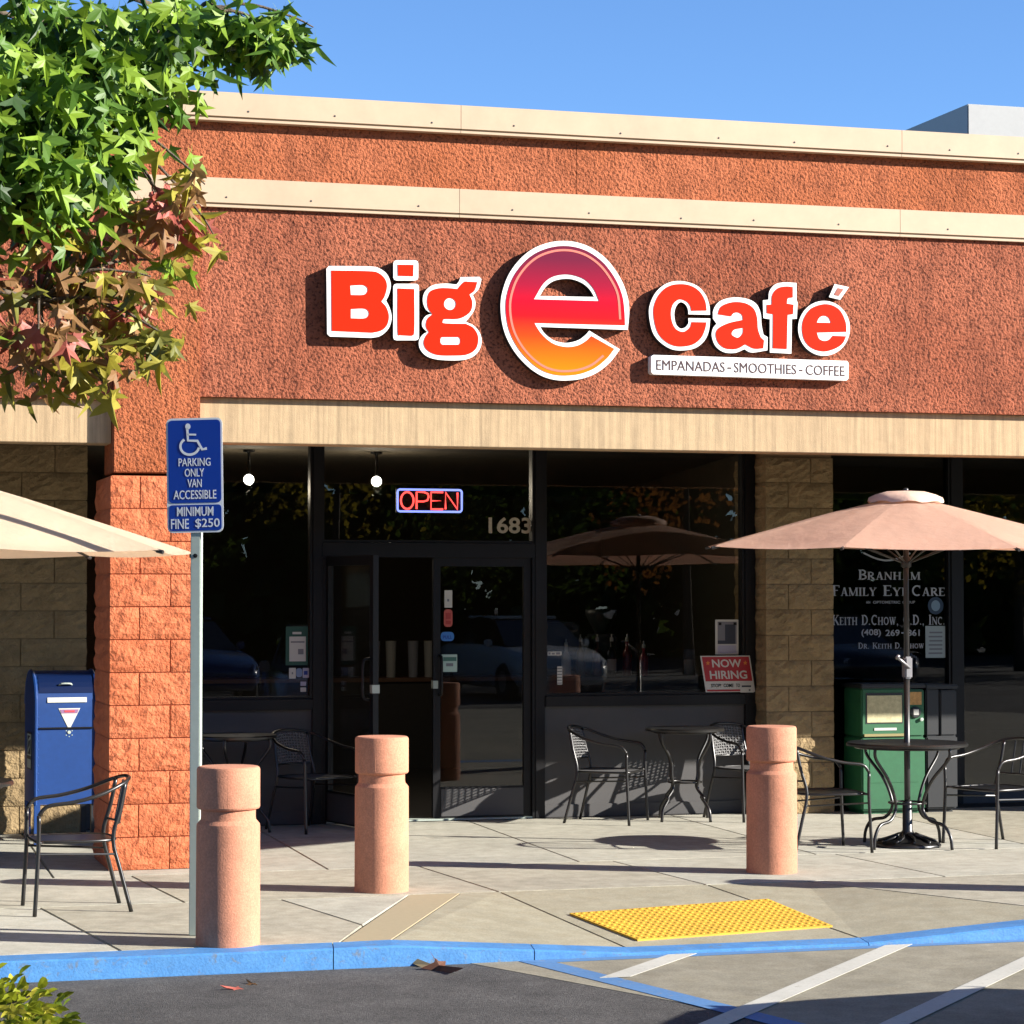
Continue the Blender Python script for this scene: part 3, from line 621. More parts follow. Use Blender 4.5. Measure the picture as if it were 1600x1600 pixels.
for i, (x, y, s_, lab) in enumerate(spots):
    b = b0 if i == 0 else copy_tree(b0)
    b.location = G(x, y) + (0,); b.scale = (1, 1, s_); b.rotation_euler = (0, 0, R((12, -4, 6, 0)[i])); tag(b, lab, 'bollard', 'salmon bollards along the sidewalk')

# ------------------------------------------------------------------ accessible parking sign
ps = empty('parking_sign', (1.966, 12.545, 0), R(-22)); tag(ps, 'blue accessible parking sign on a square metal post at the kerb', 'road sign')
bm = bmesh.new(); box(bm, -0.026, 0.026, -0.026, 0.026, 0, 2.58); post = obj('post', bm, M_GALV, ps, bevel=0.004)
for z in (1.9, 1.86): pass
bm = bmesh.new(); lathe(bm, [(0.011, 0), (0.011, 0.01), (0, 0.012)], 8); o = obj('bolt', bm, M_BLACK, ps); o.location = (0.0, -0.026, 1.905); o.rotation_euler = (R(90), 0, 0)
bm = bmesh.new(); lathe(bm, [(0.011, 0), (0.011, 0.01), (0, 0.012)], 8); o = obj('bolt', bm, M_BLACK, ps); o.location = (-0.026, 0, 1.905); o.rotation_euler = (R(90), 0, R(-90))
pn = link('panel', shape_mesh('panel', [rrect(-0.155, 0.155, 2.022, 2.60, 0.03)], -0.032, 0.003), M_SIGNWHITE, ps); pn.location = (0.036, 0, 0); pn.scale = (0.93, 1, 1); pn.rotation_euler = (0, R(-1.0), 0)
link('blue_field', shape_mesh('blue_field', [rrect(-0.145, 0.145, 2.032, 2.162, 0.018)], -0.0335, 0.0012), M_SIGNBLUE, pn)
link('blue_field', shape_mesh('blue_field', [rrect(-0.145, 0.145, 2.172, 2.590, 0.022)], -0.0335, 0.0012), M_SIGNBLUE, pn)
for t_, xa, xb, za, zb in (('PARKING', -0.088, 0.088, 2.357, 2.398), ('ONLY', -0.055, 0.052, 2.304, 2.345), ('VAN', -0.04, 0.038, 2.250, 2.292), ('ACCESSIBLE', -0.118, 0.118, 2.191, 2.236),
                           ('MINIMUM', -0.10, 0.10, 2.105, 2.152), ('FINE', -0.134, -0.036, 2.042, 2.092), ('$250', 0.0, 0.134, 2.042, 2.092)):
    link('lettering', text_mesh('lettering', t_, xa, xb, za, zb, -0.0348, 0.001, bold=0.006), M_SIGNWHITE, pn)
def stroke(pts, wd):                             # flat stroked line -> outline
    pts = [Vector(p) for p in pts]; Lf, Rt = [], []
    for i, p in enumerate(pts):
        t = (pts[min(i + 1, len(pts) - 1)] - pts[max(i - 1, 0)]).normalized(); n_ = Vector((-t.y, t.x)) * wd / 2
        Lf.append(tuple(p + n_)); Rt.append(tuple(p - n_))
    return Lf + Rt[::-1]
ic = lambda x, y: (-0.155 + (x - 165) / (660 - 165) * 0.31, 2.60 - (y - 115) / (1190 - 115) * 0.578)
sy = [ellipse(*ic(358, 193), 0.0145, 0.0155, 16), stroke([ic(352, 210), ic(358, 325), ic(440, 330), ic(482, 412), ic(522, 402)], 0.0135), stroke([ic(352, 268), ic(430, 272)], 0.009),
      stroke([ic(372 + 82 * math.cos(R(a)), 380 + 78 * math.sin(R(a))) for a in range(10, 236, 9)], 0.0125)]
for lp in sy: link('wheelchair_symbol', shape_mesh('wheelchair_symbol', [lp], -0.0352, 0.0008), M_SIGNWHITE, pn)

# ------------------------------------------------------------------ patio umbrellas
M_POLE = mat('umbrella_pole', (0.03, 0.03, 0.03, 1), 0.35, metal=0.3)
M_POLEL = mat('umbrella_pole_light', (0.32, 0.32, 0.33, 1), 0.35, metal=0.6)
def umbrella(loc, rim, apex, rad, a0, label, canvas, tilt=(0, 0), base=True):
    u = empty('patio_umbrella', loc); tag(u, label, 'umbrella', 'patio umbrellas')
    n = 8; top = empty('tilt') if False else None
    Rm = Matrix.Rotation(R(tilt[0]), 4, 'X') @ Matrix.Rotation(R(tilt[1]), 4, 'Y'); piv = Vector((0, 0, apex))
    T = Matrix.Translation(piv) @ Rm @ Matrix.Translation(-piv)
    va = [R(a0 + 360 / n * i) for i in range(n)]
    for i in range(n):
        bm = bmesh.new(); a, b = va[i], va[i] + 2 * math.pi / n; rows = 7; cols = 7; g = []
        for j in range(rows + 1):
            t = 0.10 + 0.90 * j / rows; row = []
            for k in range(cols + 1):
                s = k / cols
                pa = Vector((math.cos(a), math.sin(a), 0)) * rad * t; pb = Vector((math.cos(b), math.sin(b), 0)) * rad * t; p = pa.lerp(pb, s)
                sag = math.sin(math.pi * s) * 0.020 * t
                if j == rows: p *= (1 - 0.02 * math.sin(math.pi * s))
                p.z = apex - (apex - rim) * (t ** 1.08) - sag * 0.8 + 0.02 * math.sin(math.pi * t) * (1 - abs(2 * s - 1))
                row.append(bm.verts.new(T @ p))
            g.append(row)
        for j in range(rows):
            for k in range(cols): bm.faces.new((g[j][k], g[j + 1][k], g[j + 1][k + 1], g[j][k + 1]))
        ext = bmesh.ops.solidify(bm, geom=bm.faces[:], thickness=0.002)
        obj('canopy_panel', bm, canvas, u, smooth=False)
    for o in u.children:
        for p in o.data.polygons: p.use_smooth = True
        o.data.set_sharp_from_angle(angle=0.7)
    # vent cap with a scalloped edge
    bm = bmesh.new(); rg = []
    rr0 = rad * 0.18
    for r_, dz in ((0.01, 0.040), (0.5, 0.034), (0.8, 0.012), (0.97, -0.018), (1.0, -0.042)):
        rg.append([bm.verts.new(T @ Vector((rr0 * r_ * math.cos(2 * math.pi * k / 32), rr0 * r_ * math.sin(2 * math.pi * k / 32), apex + dz + (0.02 * abs(math.sin(4 * (2 * math.pi * k / 32 - R(a0)))) - 0.01) * (r_ > 0.9)))) for k in range(32)])
    for A, B in zip(rg, rg[1:]):
        for k in range(32): bm.faces.new((A[k], A[(k + 1) % 32], B[(k + 1) % 32], B[k]))
    obj('vent_cap', bm, canvas, u, smooth=True)
    bm = bmesh.new(); lathe(bm, [(0.018, 0.035), (0.02, 0.05), (0.012, 0.058), (0, 0.06)], 12, 0, 0, apex); bm.transform(T); obj('finial', bm, M_POLE, u, smooth=True)
    for i in range(n):
        a = va[i]; d = Vector((math.cos(a), math.sin(a), 0))
        bm = bmesh.new(); tube(bm, [T @ (d * 0.04 + Vector((0, 0, apex - 0.02))), T @ (d * rad * 0.55 + Vector((0, 0, apex - (apex - rim) * 0.55 - 0.015))), T @ (d * rad * 0.995 + Vector((0, 0, rim - 0.006)))], 0.008, 6)
        rb = obj('rib', bm, M_POLE, u)
        bm = bmesh.new(); tube(bm, [Vector((d.x * 0.035, d.y * 0.035, rim - 0.10)), T @ (d * rad * 0.5 + Vector((0, 0, apex - (apex - rim) * 0.5 - 0.02)))], 0.006, 6); obj('strut', bm, M_POLE, rb)
        bm = bmesh.new(); tube(bm, [T @ (d * rad * 0.985 + Vector((0, 0, rim - 0.004))), T @ (d * rad * 1.012 + Vector((0, 0, rim - 0.012)))], 0.011, 6); obj('rib_tip', bm, M_POLE, rb)
    bm = bmesh.new(); tube(bm, [(0, 0, 0.02), (0, 0, 1.16)], 0.021, 14); tube(bm, [(0, 0, 1.14), (0, 0, apex)], 0.019, 14); obj('pole', bm, M_POLE, u, smooth=True)
    bm = bmesh.new(); lathe(bm, [(0.019, 0), (0.036, 0.01), (0.036, 0.05), (0.028, 0.07), (0.019, 0.08)], 16, 0, 0, rim - 0.14); obj('hub', bm, M_POLE, u, smooth=True)
    bm = bmesh.new(); box(bm, -0.026, 0.03, -0.036, 0.03, 1.14, 1.29); ck = obj('crank_housing', bm, M_POLEL, u, bevel=0.01)
    bm = bmesh.new(); tube(bm, [(-0.01, -0.036, 1.215), (-0.01, -0.07, 1.215), (-0.075, -0.075, 1.265), (-0.105, -0.078, 1.285)], 0.009, 8); tube(bm, [(-0.105, -0.07, 1.283), (-0.115, -0.115, 1.295)], 0.012, 8); obj('crank_handle', bm, M_POLEL, ck, smooth=True)
    if base:
        bm = bmesh.new(); lathe(bm, [(0, 0), (0.225, 0), (0.228, 0.012), (0.215, 0.026), (0.15, 0.042), (0.09, 0.062), (0.05, 0.085), (0.034, 0.11), (0.033, 0.30), (0.028, 0.31), (0, 0.31)], 32); bs = obj('base', bm, M_METAL, u, smooth=True)
        for k in range(10):
            a = 2 * math.pi * k / 10; bm = bmesh.new(); tube(bm, catmull([(0.06 * math.cos(a), 0.06 * math.sin(a), 0.085), (0.12 * math.cos(a + .25), 0.12 * math.sin(a + .25), 0.062), (0.20 * math.cos(a + .1), 0.20 * math.sin(a + .1), 0.036)], 3), 0.010, 6); obj('scroll', bm, M_METAL, bs, smooth=True)
    return u
umbrella((7.328, 15.66, 0), 2.035, 2.385, 1.44, 184, 'peach patio umbrella over the round table in front of the eye care window', M_CANVAS, tilt=(1.2, 0))
umbrella((0.76, 13.82, 0), 1.94, 2.36, 1.42, 4, 'cream patio umbrella cut off by the left edge, beside the block pillar', M_CANVAS2)

# ------------------------------------------------------------------ tables
def make_table(rad=0.41, h=0.705, foot=0.27):
    t = empty('patio_table'); bm = bmesh.new()
    lathe(bm, [(0.025, -0.006), (rad - 0.01, -0.006), (rad - 0.01, -0.022), (rad, -0.022), (rad + 0.002, -0.008), (rad - 0.006, 0.001), (rad - 0.02, 0.0), (0.025, 0.0), (0.025, -0.006)], 56, 0, 0, h)
    smooth_by_angle(obj('table_top', bm, M_METAL, t), 0.7)
    for k in range(4):
        a = R(28 + 90 * k); c, s = math.cos(a), math.sin(a)
        pr = [(rad * 0.86, h - 0.02), (rad * 0.84, h - 0.10), (rad * 0.52, h - 0.24), (0.145, h - 0.36), (0.13, h - 0.45), (0.19, h - 0.52), (foot + 0.03, 0.16), (foot + 0.085, 0.09), (foot + 0.10, 0.0)]
        bm = bmesh.new(); tube(bm, catmull([(c * r_, s * r_, z) for r_, z in pr], 5), 0.0115, 8); obj('leg', bm, M_METAL, t, smooth=True)
    bm = bmesh.new(); tube(bm, [(0.125 * math.cos(2 * math.pi * k / 28), 0.125 * math.sin(2 * math.pi * k / 28), h - 0.41) for k in range(28)], 0.008, 6, True); obj('ring', bm, M_METAL, t, smooth=True)
    bm = bmesh.new(); tube(bm, [((rad - .06) * math.cos(2 * math.pi * k / 40), (rad - .06) * math.sin(2 * math.pi * k / 40), h - 0.03) for k in range(40)], 0.009, 6, True); obj('top_rim', bm, M_METAL, t, smooth=True)
    return t
t0 = make_table(); t0.location = (7.328, 15.66, 0); tag(t0, 'black round metal patio table under the peach umbrella', 'table', 'round patio tables')
t1 = copy_tree(t0); t1.location = (0.76, 13.82, 0); tag(t1, 'black round patio table beyond the left edge, under the cream umbrella', 'table', 'round patio tables')
t2 = make_table(0.30, 0.70, 0.16); t2.location = (6.553, 17.95, 0); tag(t2, 'small black bistro table by the cafe window below the hiring sign', 'table', 'round patio tables')
t3 = copy_tree(t2); t3.location = (3.10, 17.95, 0); t3.rotation_euler = (0, 0, R(35)); tag(t3, 'small black bistro table behind the sign post, left of the door', 'table', 'round patio tables')

# ------------------------------------------------------------------ chairs (local: facing -Y, x right)
def make_chair(woven):
    c = empty('patio_chair'); r_ = 0.0118; m = M_METAL; W = 0.27
    hoop = [(-W, -0.24, 0.60), (-W - 0.005, -0.19, 0.655), (-W - 0.005, -0.05, 0.675), (-W + 0.01, 0.10, 0.715), (-0.20, 0.235, 0.775), (-0.10, 0.285, 0.80), (0, 0.295, 0.805), (0.10, 0.285, 0.80), (0.20, 0.235, 0.775), (W - 0.01, 0.10, 0.715), (W + 0.005, -0.05, 0.675), (W + 0.005, -0.19, 0.655), (W, -0.24, 0.60)]
    bm = bmesh.new(); tube(bm, catmull(hoop, 5), r_, 8); obj('arm_hoop', bm, m, c, smooth=True)
    for s in (-1, 1):
        bm = bmesh.new(); tube(bm, catmull([(s * W, -0.24, 0.60), (s * (W - 0.005), -0.24, 0.44), (s * (W - 0.002), -0.25, 0.2), (s * W, -0.26, 0.0)], 4), r_, 8); obj('leg', bm, m, c, smooth=True)
        bm = bmesh.new(); tube(bm, catmull([(s * 0.165, 0.255, 0.785), (s * 0.172, 0.225, 0.62), (s * 0.185, 0.185, 0.44), (s * 0.20, 0.225, 0.25), (s * 0.215, 0.285, 0.0)], 4), r_, 8); obj('leg', bm, m, c, smooth=True)
        bm = bmesh.new(); tube(bm, [(s * (W - 0.004), -0.242, 0.37), (s * 0.193, 0.202, 0.35)], 0.007, 6); obj('stretcher', bm, m, c)
    seat = [(-0.215, -0.22), (-0.10, -0.245), (0.10, -0.245), (0.215, -0.22), (0.235, -0.05), (0.205, 0.13), (0.12, 0.205), (-0.12, 0.205), (-0.205, 0.13), (-0.235, -0.05)]
    sp = catmull([(x, y, 0.435) for x, y in seat], 4, True)
    bm = bmesh.new(); tube(bm, sp, 0.010, 8, True)
    for s in (-1, 1): tube(bm, [(s * 0.225, -0.21, 0.435), (s * (W - 0.004), -0.24, 0.435)], 0.009, 6)
    obj('seat_frame', bm, m, c, smooth=True)
    bm = bmesh.new()
    vs = [bm.verts.new((p.x, p.y, 0.438)) for p in sp]; lo = [bm.verts.new((p.x, p.y, 0.430)) for p in sp]
    bm.faces.new(vs); bm.faces.new(lo[::-1])
    for i in range(len(sp)): bm.faces.new((lo[i], lo[(i + 1) % len(sp)], vs[(i + 1) % len(sp)], vs[i]))
    obj('seat', bm, M_WICK if woven else m, c)
    bm = bmesh.new(); tube(bm, catmull([(-0.178, 0.205, 0.535), (-0.09, 0.235, 0.53), (0, 0.245, 0.53), (0.09, 0.235, 0.53), (0.178, 0.205, 0.535)], 4), 0.008, 6); obj('back_rail', bm, m, c, smooth=True)
    def bp(u, v):                                # point on the back: u -1..1, v 0..1
        x = u * (0.172 - 0.006 * v); y = 0.245 - 0.04 * u * u + v * (0.045 - 0.0 * u * u); return Vector((x, y, 0.535 + v * 0.25 - 0.02 * v * u * u))
    if woven:
        bm = bmesh.new(); nn = 13
        for i in range(nn):
            u = -1 + 2 * (i + 0.5) / nn
            tube(bm, [bp(u, v / 12) + Vector((0, 0.0035 * (1 if (i + v) % 2 else -1), 0)) for v in range(13)], 0.0058, 4)
        for j in range(11):
            v = (j + 0.5) / 11
            tube(bm, [bp(-1 + 2 * k / 14, v) + Vector((0, 0.0035 * (1 if (k + j) % 2 else -1), 0)) for k in range(15)], 0.0058, 4)
        obj('woven_back', bm, M_WICK, c)
    else:
        for u in (-0.45, 0.0, 0.45):
            bm = bmesh.new(); tube(bm, [bp(u, v / 6) for v in range(7)], 0.0065, 6); obj('slat', bm, m, c)
    return c
ca = make_chair(False); cb = make_chair(True)
def put(src, x, y, face, label, first=[set()]):
    o = src if src.name not in first[0] else copy_tree(src); first[0].add(src.name)
    o.location = (x, y, 0); o.scale = (0.94, 0.96, 0.89); o.rotation_euler = (0, 0, R(face)); tag(o, label, 'chair', 'black patio chairs'); return o
put(ca, 1.50, 13.76, -88, 'black tube patio chair in front of the block pillar, cut off by the left edge')
put(ca, 6.67, 15.58, 88, 'black tube patio chair between the third bollard and the umbrella table')
put(ca, 7.97, 15.62, -72, 'black tube patio chair right of the umbrella table, at the right edge')
put(cb, 5.93, 17.96, 55, 'black chair with woven grey back under the cafe window, left of the bistro table')
put(cb, 7.06, 17.95, 20, 'black chair with woven back between the bistro table and the beige pillar')
put(cb, 3.66, 17.95, 28, 'black chair with woven back standing left of the open door')

# ------------------------------------------------------------------ mailbox
mb = empty('mailbox', (1.82, 17.66, 0), R(3)); tag(mb, 'blue street mailbox with rounded top behind the block pillar', 'mailbox')
bm = bmesh.new(); w2, d2, zb, zs = 0.215, 0.24, 0.27, 0.985
prof = [(-d2, zb), (-d2, zs - 0.06)] + [(-d2 * math.cos(R(a)) * 1.0, zs - 0.04 + 0.24 * math.sin(R(a))) for a in range(12, 181, 12)] + [(d2, zb)]
for sx_ in (1,):
    A = [bm.verts.new((-w2, y, z)) for y, z in prof]; B = [bm.verts.new((w2, y, z)) for y, z in prof]
    bm.faces.new(A); bm.faces.new(B[::-1])
    for i in range(len(prof)): bm.faces.new((A[i], A[(i + 1) % len(prof)], B[(i + 1) % len(prof)], B[i]))
body = smooth_by_angle(obj('body', bm, M_MAIL, mb), 0.5)
for s in (-1, 1):                               # raised side flanges that stand proud of the curved front
    bm = bmesh.new(); pts = [Vector((s * (w2 - 0.006), y * 1.03, z if i else z)) for i, (y, z) in enumerate(prof)]
    tube(bm, pts[:-1], 0.011, 6); obj('side_flange', bm, M_MAIL, body)
    for k in range(11):
        bm = bmesh.new(); lathe(bm, [(0.007, 0), (0.005, 0.004), (0, 0.005)], 8); o = obj('rivet', bm, M_MAIL, body); o.location = (s * (w2 - 0.022), -d2, 0.32 + k * 0.055); o.rotation_euler = (R(90), 0, 0)
bm = bmesh.new(); box(bm, -w2 + 0.03, w2 - 0.03, -d2 - 0.012, -d2, 0.79, 0.80); obj('front_seam', bm, M_BLACK, body)
bm = bmesh.new()
g0 = [(-d2 * math.cos(R(a)) * 1.015, zs - 0.04 + 0.243 * math.sin(R(a))) for a in (22, 32, 42, 52, 62)]
rows = [[bm.verts.new((x, y, z)) for y, z in g0] for x in (-w2 + 0.03, w2 - 0.03)]
for i in range(4): bm.faces.new((rows[0][i], rows[0][i + 1], rows[1][i + 1], rows[1][i]))
hd = obj('hopper_door', bm, mat('mailbox_hopper', C(10, 30, 70), 0.35), body)
bm = bmesh.new(); tube(bm, catmull([(-0.045, -0.185, 1.085), (-0.03, -0.215, 1.098), (0.03, -0.215, 1.098), (0.045, -0.185, 1.085)], 3), 0.006, 6); obj('handle', bm, M_GALV, hd)
bm = bmesh.new(); g1 = [(-d2 * math.cos(R(a)) * 1.02, zs - 0.04 + 0.246 * math.sin(R(a))) for a in (6, 14)]
rows = [[bm.verts.new((x, y, z)) for y, z in g1] for x in (-0.13, 0.14)]; bm.faces.new((rows[0][0], rows[0][1], rows[1][1], rows[1][0])); obj('notice', bm, M_PAPER, body)
lb = link('label', shape_mesh('label', [[(-0.055, 0.93), (0.095, 0.93), (0.03, 0.80), (0.01, 0.80)]], -d2 - 0.003, 0.002), M_PAPER, body)
link('label_print', shape_mesh('label_print', [[(-0.045, 0.922), (0.085, 0.922), (0.074, 0.895), (-0.034, 0.895)]], -d2 - 0.0045, 0.001), mat('label_purple', C(150, 110, 150), 0.6), lb)
link('label_print', shape_mesh('label_print', [[(-0.015, 0.915), (0.058, 0.915), (0.056, 0.902), (-0.013, 0.902)]], -d2 - 0.0058, 0.001), mat('label_red', C(206, 70, 80), 0.6), lb)
link('lock', shape_mesh('lock', [ellipse(0.02, 0.765, 0.012, 0.012, 12)], -d2 - 0.005, 0.004), M_GALV, body)
for kx_, kz_ in ((0.0, 0.775), (0.04, 0.775), (0.0, 0.745), (0.04, 0.745), (0.02, 0.735)): link('screw', shape_mesh('screw', [ellipse(kx_, kz_, 0.004, 0.004, 8)], -d2 - 0.002, 0.002), M_GALV, body)
# side emblem plate
def side_shape(lp, xo, m, nm):
    me = shape_mesh(nm, [lp], 0, 0.002); o = link(nm, me, m, body); o.rotation_euler = (0, 0, R(-90)); o.location = (-w2 - xo, 0, 0); return o
side_shape(rrect(-0.10, 0.10, 0.50, 0.76, 0.01), 0.003, M_NEWSDK, 'side_plate')
side_shape(stroke([(-0.08, 0.74), (0.08, 0.74), (0.08, 0.60), (-0.08, 0.60), (-0.08, 0.735)], 0.012), 0.005, M_GALV, 'emblem')
side_shape(stroke([(-0.06, 0.62), (0.02, 0.66), (-0.02, 0.70), (0.07, 0.725)], 0.02), 0.0055, M_GALV, 'emblem')
side_shape(rrect(-0.08, 0.08, 0.51, 0.57, 0.004), 0.005, M_GALV, 'emblem')
for sx_ in (-1, 1):
    for sy_ in (-1, 1):
        bm = bmesh.new(); box(bm, sx_ * (w2 - 0.02) - 0.02, sx_ * (w2 - 0.02) + 0.02, sy_ * (d2 - 0.02) - 0.02, sy_ * (d2 - 0.02) + 0.02, 0, zb); obj('leg', bm, M_MAIL if sx_ < 0 else M_NEWSDK, mb)

# ------------------------------------------------------------------ newspaper boxes
def news_box(loc, rz, m, label, w_=0.54, h=0.98, d=0.36, detail=True):
    n = empty('newspaper_box', loc, rz); tag(n, label, 'newspaper box')
    bm = bmesh.new(); box(bm, -w_ / 2, w_ / 2, 0, d, 0.03, 0.60); obj('cabinet', bm, m, n, bevel=0.012)
    bm = bmesh.new(); box(bm, -w_ / 2 + 0.03, w_ / 2 - 0.03, 0.04, d - 0.03, 0, 0.03); obj('plinth', bm, m, n)
    bm = bmesh.new(); box(bm, -w_ / 2 + 0.004, w_ / 2 - 0.15, 0.015, d - 0.004, 0.602, h); dr_ = obj('display_door', bm, m, n, bevel=0.01)
    bm = bmesh.new(); box(bm, w_ / 2 - 0.148, w_ / 2 - 0.004, 0.005, d - 0.004, 0.602, h - 0.01); cn = obj('coin_unit', bm, m, n, bevel=0.01)
    bm = bmesh.new(); box(bm, -w_ / 2 - 0.008, w_ / 2 + 0.008, -0.005, d + 0.01, h + 0.001, h + 0.035); obj('lid', bm, M_NEWSDK, n, bevel=0.01)
    if detail:
        bm = bmesh.new(); box(bm, -w_ / 2 + 0.04, w_ / 2 - 0.185, 0.0125, 0.0148, 0.705, 0.945); fr_ = obj('window_frame', bm, M_NEWSDK, dr_)
        bm = bmesh.new(); box(bm, -w_ / 2 + 0.05, w_ / 2 - 0.195, 0.0095, 0.0122, 0.715, 0.925); obj('newspaper', bm, M_NEWSP, dr_)
        bm = bmesh.new(); box(bm, -0.16, 0.03, 0.010, 0.0148, 0.652, 0.672); obj('name_plate', bm, M_PAPER, dr_)
        bm = bmesh.new(); box(bm, -w_ / 2 + 0.02, w_ / 2 - 0.16, -0.004, 0.0148, 0.606, 0.626); obj('pull_bar', bm, mat('aged_strip', C(150, 140, 90), 0.6), dr_)
        bm = bmesh.new(); box(bm, w_ / 2 - 0.13, w_ / 2 - 0.03, 0.0005, 0.0045, 0.85, 0.95); obj('price_card', bm, mat('card_tan', C(206, 160, 96), 0.7, var=0.3, vscale=14), cn)
        bm = bmesh.new(); lathe(bm, [(0.045, 0), (0.045, 0.012), (0.036, 0.016), (0, 0.016)], 20); o = obj('coin_dial', bm, M_NEWSDK, cn); o.location = (w_ / 2 - 0.085, 0.005, 0.79); o.rotation_euler = (R(90), 0, 0)
        bm = bmesh.new(); box(bm, w_ / 2 - 0.105, w_ / 2 - 0.062, -0.016, -0.0112, 0.77, 0.815); obj('coin_sticker', bm, M_PAPER, cn)
        bm = bmesh.new(); lathe(bm, [(0.014, 0), (0.014, 0.02), (0, 0.022)], 12); o = obj('coin_return', bm, M_GALV, cn); o.location = (w_ / 2 - 0.035, 0.005, 0.735); o.rotation_euler = (R(90), 0, 0)
        for xx_, zz_ in ((-0.15, 0.17), (0.1, 0.17)): pass
        bm = bmesh.new(); box(bm, -w_ / 2 + 0.06, w_ / 2 - 0.06, -0.003, -0.0002, 0.245, 0.252); obj('panel_crease', bm, m, n)
        bm = bmesh.new(); box(bm, -w_ / 2 + 0.065, -w_ / 2 + 0.07, -0.003, -0.0002, 0.26, 0.57); obj('panel_crease', bm, m, n)
    return n
news_box((8.31, 18.0, 0), 0.0, M_NEWS, 'green newspaper box with paper in its window, beside the beige pillar')
news_box((8.735, 18.02, 0), 0.0, M_NEWSDK, 'black newspaper box standing right of the green one', w_=0.27, h=0.97, d=0.35, detail=False)

# ------------------------------------------------------------------ things on the cafe glass
neon_r = mat('neon_red', (0.5, 0.02, 0.02, 1), 0.4, emit=(1.0, 0.07, 0.06, 1), estr=1.5)
neon_b = mat('neon_blue', (0.1, 0.1, 0.5, 1), 0.4, emit=(0.24, 0.32, 1.0, 1), estr=1.0)
os_ = empty('open_sign', (SX(1.12) + 0.03, YS + 0.10, 2.345)); tag(os_, 'lit red and blue neon open sign hanging in the transom window', 'neon sign')
def neon(nm, pts, m, r_=0.0075, closed=False):
    bm = bmesh.new(); tube(bm, [(x - 1.12, 0, z - 2.36) for x, z in pts], r_, 6, closed); return obj(nm, bm, m, os_, smooth=True)
BOX('backing', -0.262, 0.262, 0.014, 0.03, 0.0, 0.18, M_BLACK, os_)
neon('border_tube', rrect(0.866, 1.374, 2.366, 2.534, 0.02), neon_b, 0.008, True)
def lt(x0, pts, closed=False): neon('letter_tube', [(x0 + x * 0.1, 2.385 + z * 0.13) for x, z in pts], neon_r, 0.0075, closed)
lt(0.892, [(x, z) for x, z in ellipse(0.5, 0.5, 0.5, 0.5, 20)], True)
lt(1.016, [(0, 0), (0, 1), (0.6, 1), (0.9, 0.9), (0.95, 0.72), (0.85, 0.52), (0.55, 0.45), (0, 0.45)])
lt(1.130, [(0.95, 0), (0, 0), (0, 0.5), (0.8, 0.5), (0, 0.5), (0, 1), (0.95, 1)])
lt(1.245, [(0, 0), (0, 1), (0.95, 0), (0.95, 1)])
hn = link('house_number', text_mesh('house_number', '1683', SX(1.579), SX(1.911), 2.185, 2.31, YS - 0.003, 0.002, bold=0.02), mat('vinyl_cream', C(196, 188, 166), 0.6), W_trans)
# hiring sign (leaning parallelogram), sealed to the inside of the glass
hs = empty('hiring_sign', (SX(3.44), YS - 0.006, 0.93)); tag(hs, 'red now hiring sign stuck low in the right cafe window', 'window sign')
def HP(o): o.parent = hs; o.matrix_parent_inverse = Matrix.Translation(-Vector(hs.location)); return o
Y2 = YS - 0.060
pq = lambda u, v: (SX(3.23 + 0.405 * u + 0.045 * (1 - v) + 0.01), 0.95 + 0.285 * v)
HP(link('board', shape_mesh('board', [[pq(0, 0), pq(1, 0), pq(1, 1), pq(0, 1)]], Y2 - 0.002, 0.002), M_PAPER))
HP(link('red_field', shape_mesh('red_field', [[pq(.03, .30), pq(.975, .30), pq(.975, .97), pq(.03, .97)]], Y2 - 0.0035, 0.001), mat('hiring_red', C(176, 20, 34), 0.5)))
HP(link('red_field', shape_mesh('red_field', [[pq(.03, .02), pq(.975, .02), pq(.975, .07), pq(.03, .07)]], Y2 - 0.0035, 0.001), mat('hiring_red', C(176, 20, 34), 0.5)))
HP(link('lettering', text_mesh('lettering', 'NOW', *[pq(.21, .68)[0], pq(.80, .68)[0], pq(0, .68)[1], pq(0, .90)[1]], Y2 - 0.0045, 0.001, bold=0.02, slant=-0.12), M_PAPER))
HP(link('lettering', text_mesh('lettering', 'HIRING', *[pq(.13, .36)[0], pq(.88, .36)[0], pq(0, .36)[1], pq(0, .59)[1]], Y2 - 0.0045, 0.001, bold=0.02, slant=-0.12), M_PAPER))
for w_, ua, ub in (('STOP!', .12, .32), ('COME', .37, .57), ('TO', .62, .70)): HP(link('lettering', text_mesh('lettering', w_, pq(ua, .13)[0], pq(ub, .13)[0], pq(0, .13)[1], pq(0, .23)[1], Y2 - 0.0045, 0.001, bold=0.02), M_BLACK))
for u in (0.13, 0.885): HP(link('star', shape_mesh('star', [[(pq(u, .8)[0] + (0.019 if k % 2 == 0 else 0.009) * math.sin(k * math.pi / 5), pq(u, .8)[1] + (0.019 if k % 2 == 0 else 0.009) * math.cos(k * math.pi / 5)) for k in range(10)]], Y2 - 0.0045, 0.001), mat('star_gold', C(226, 130, 40), 0.5)))
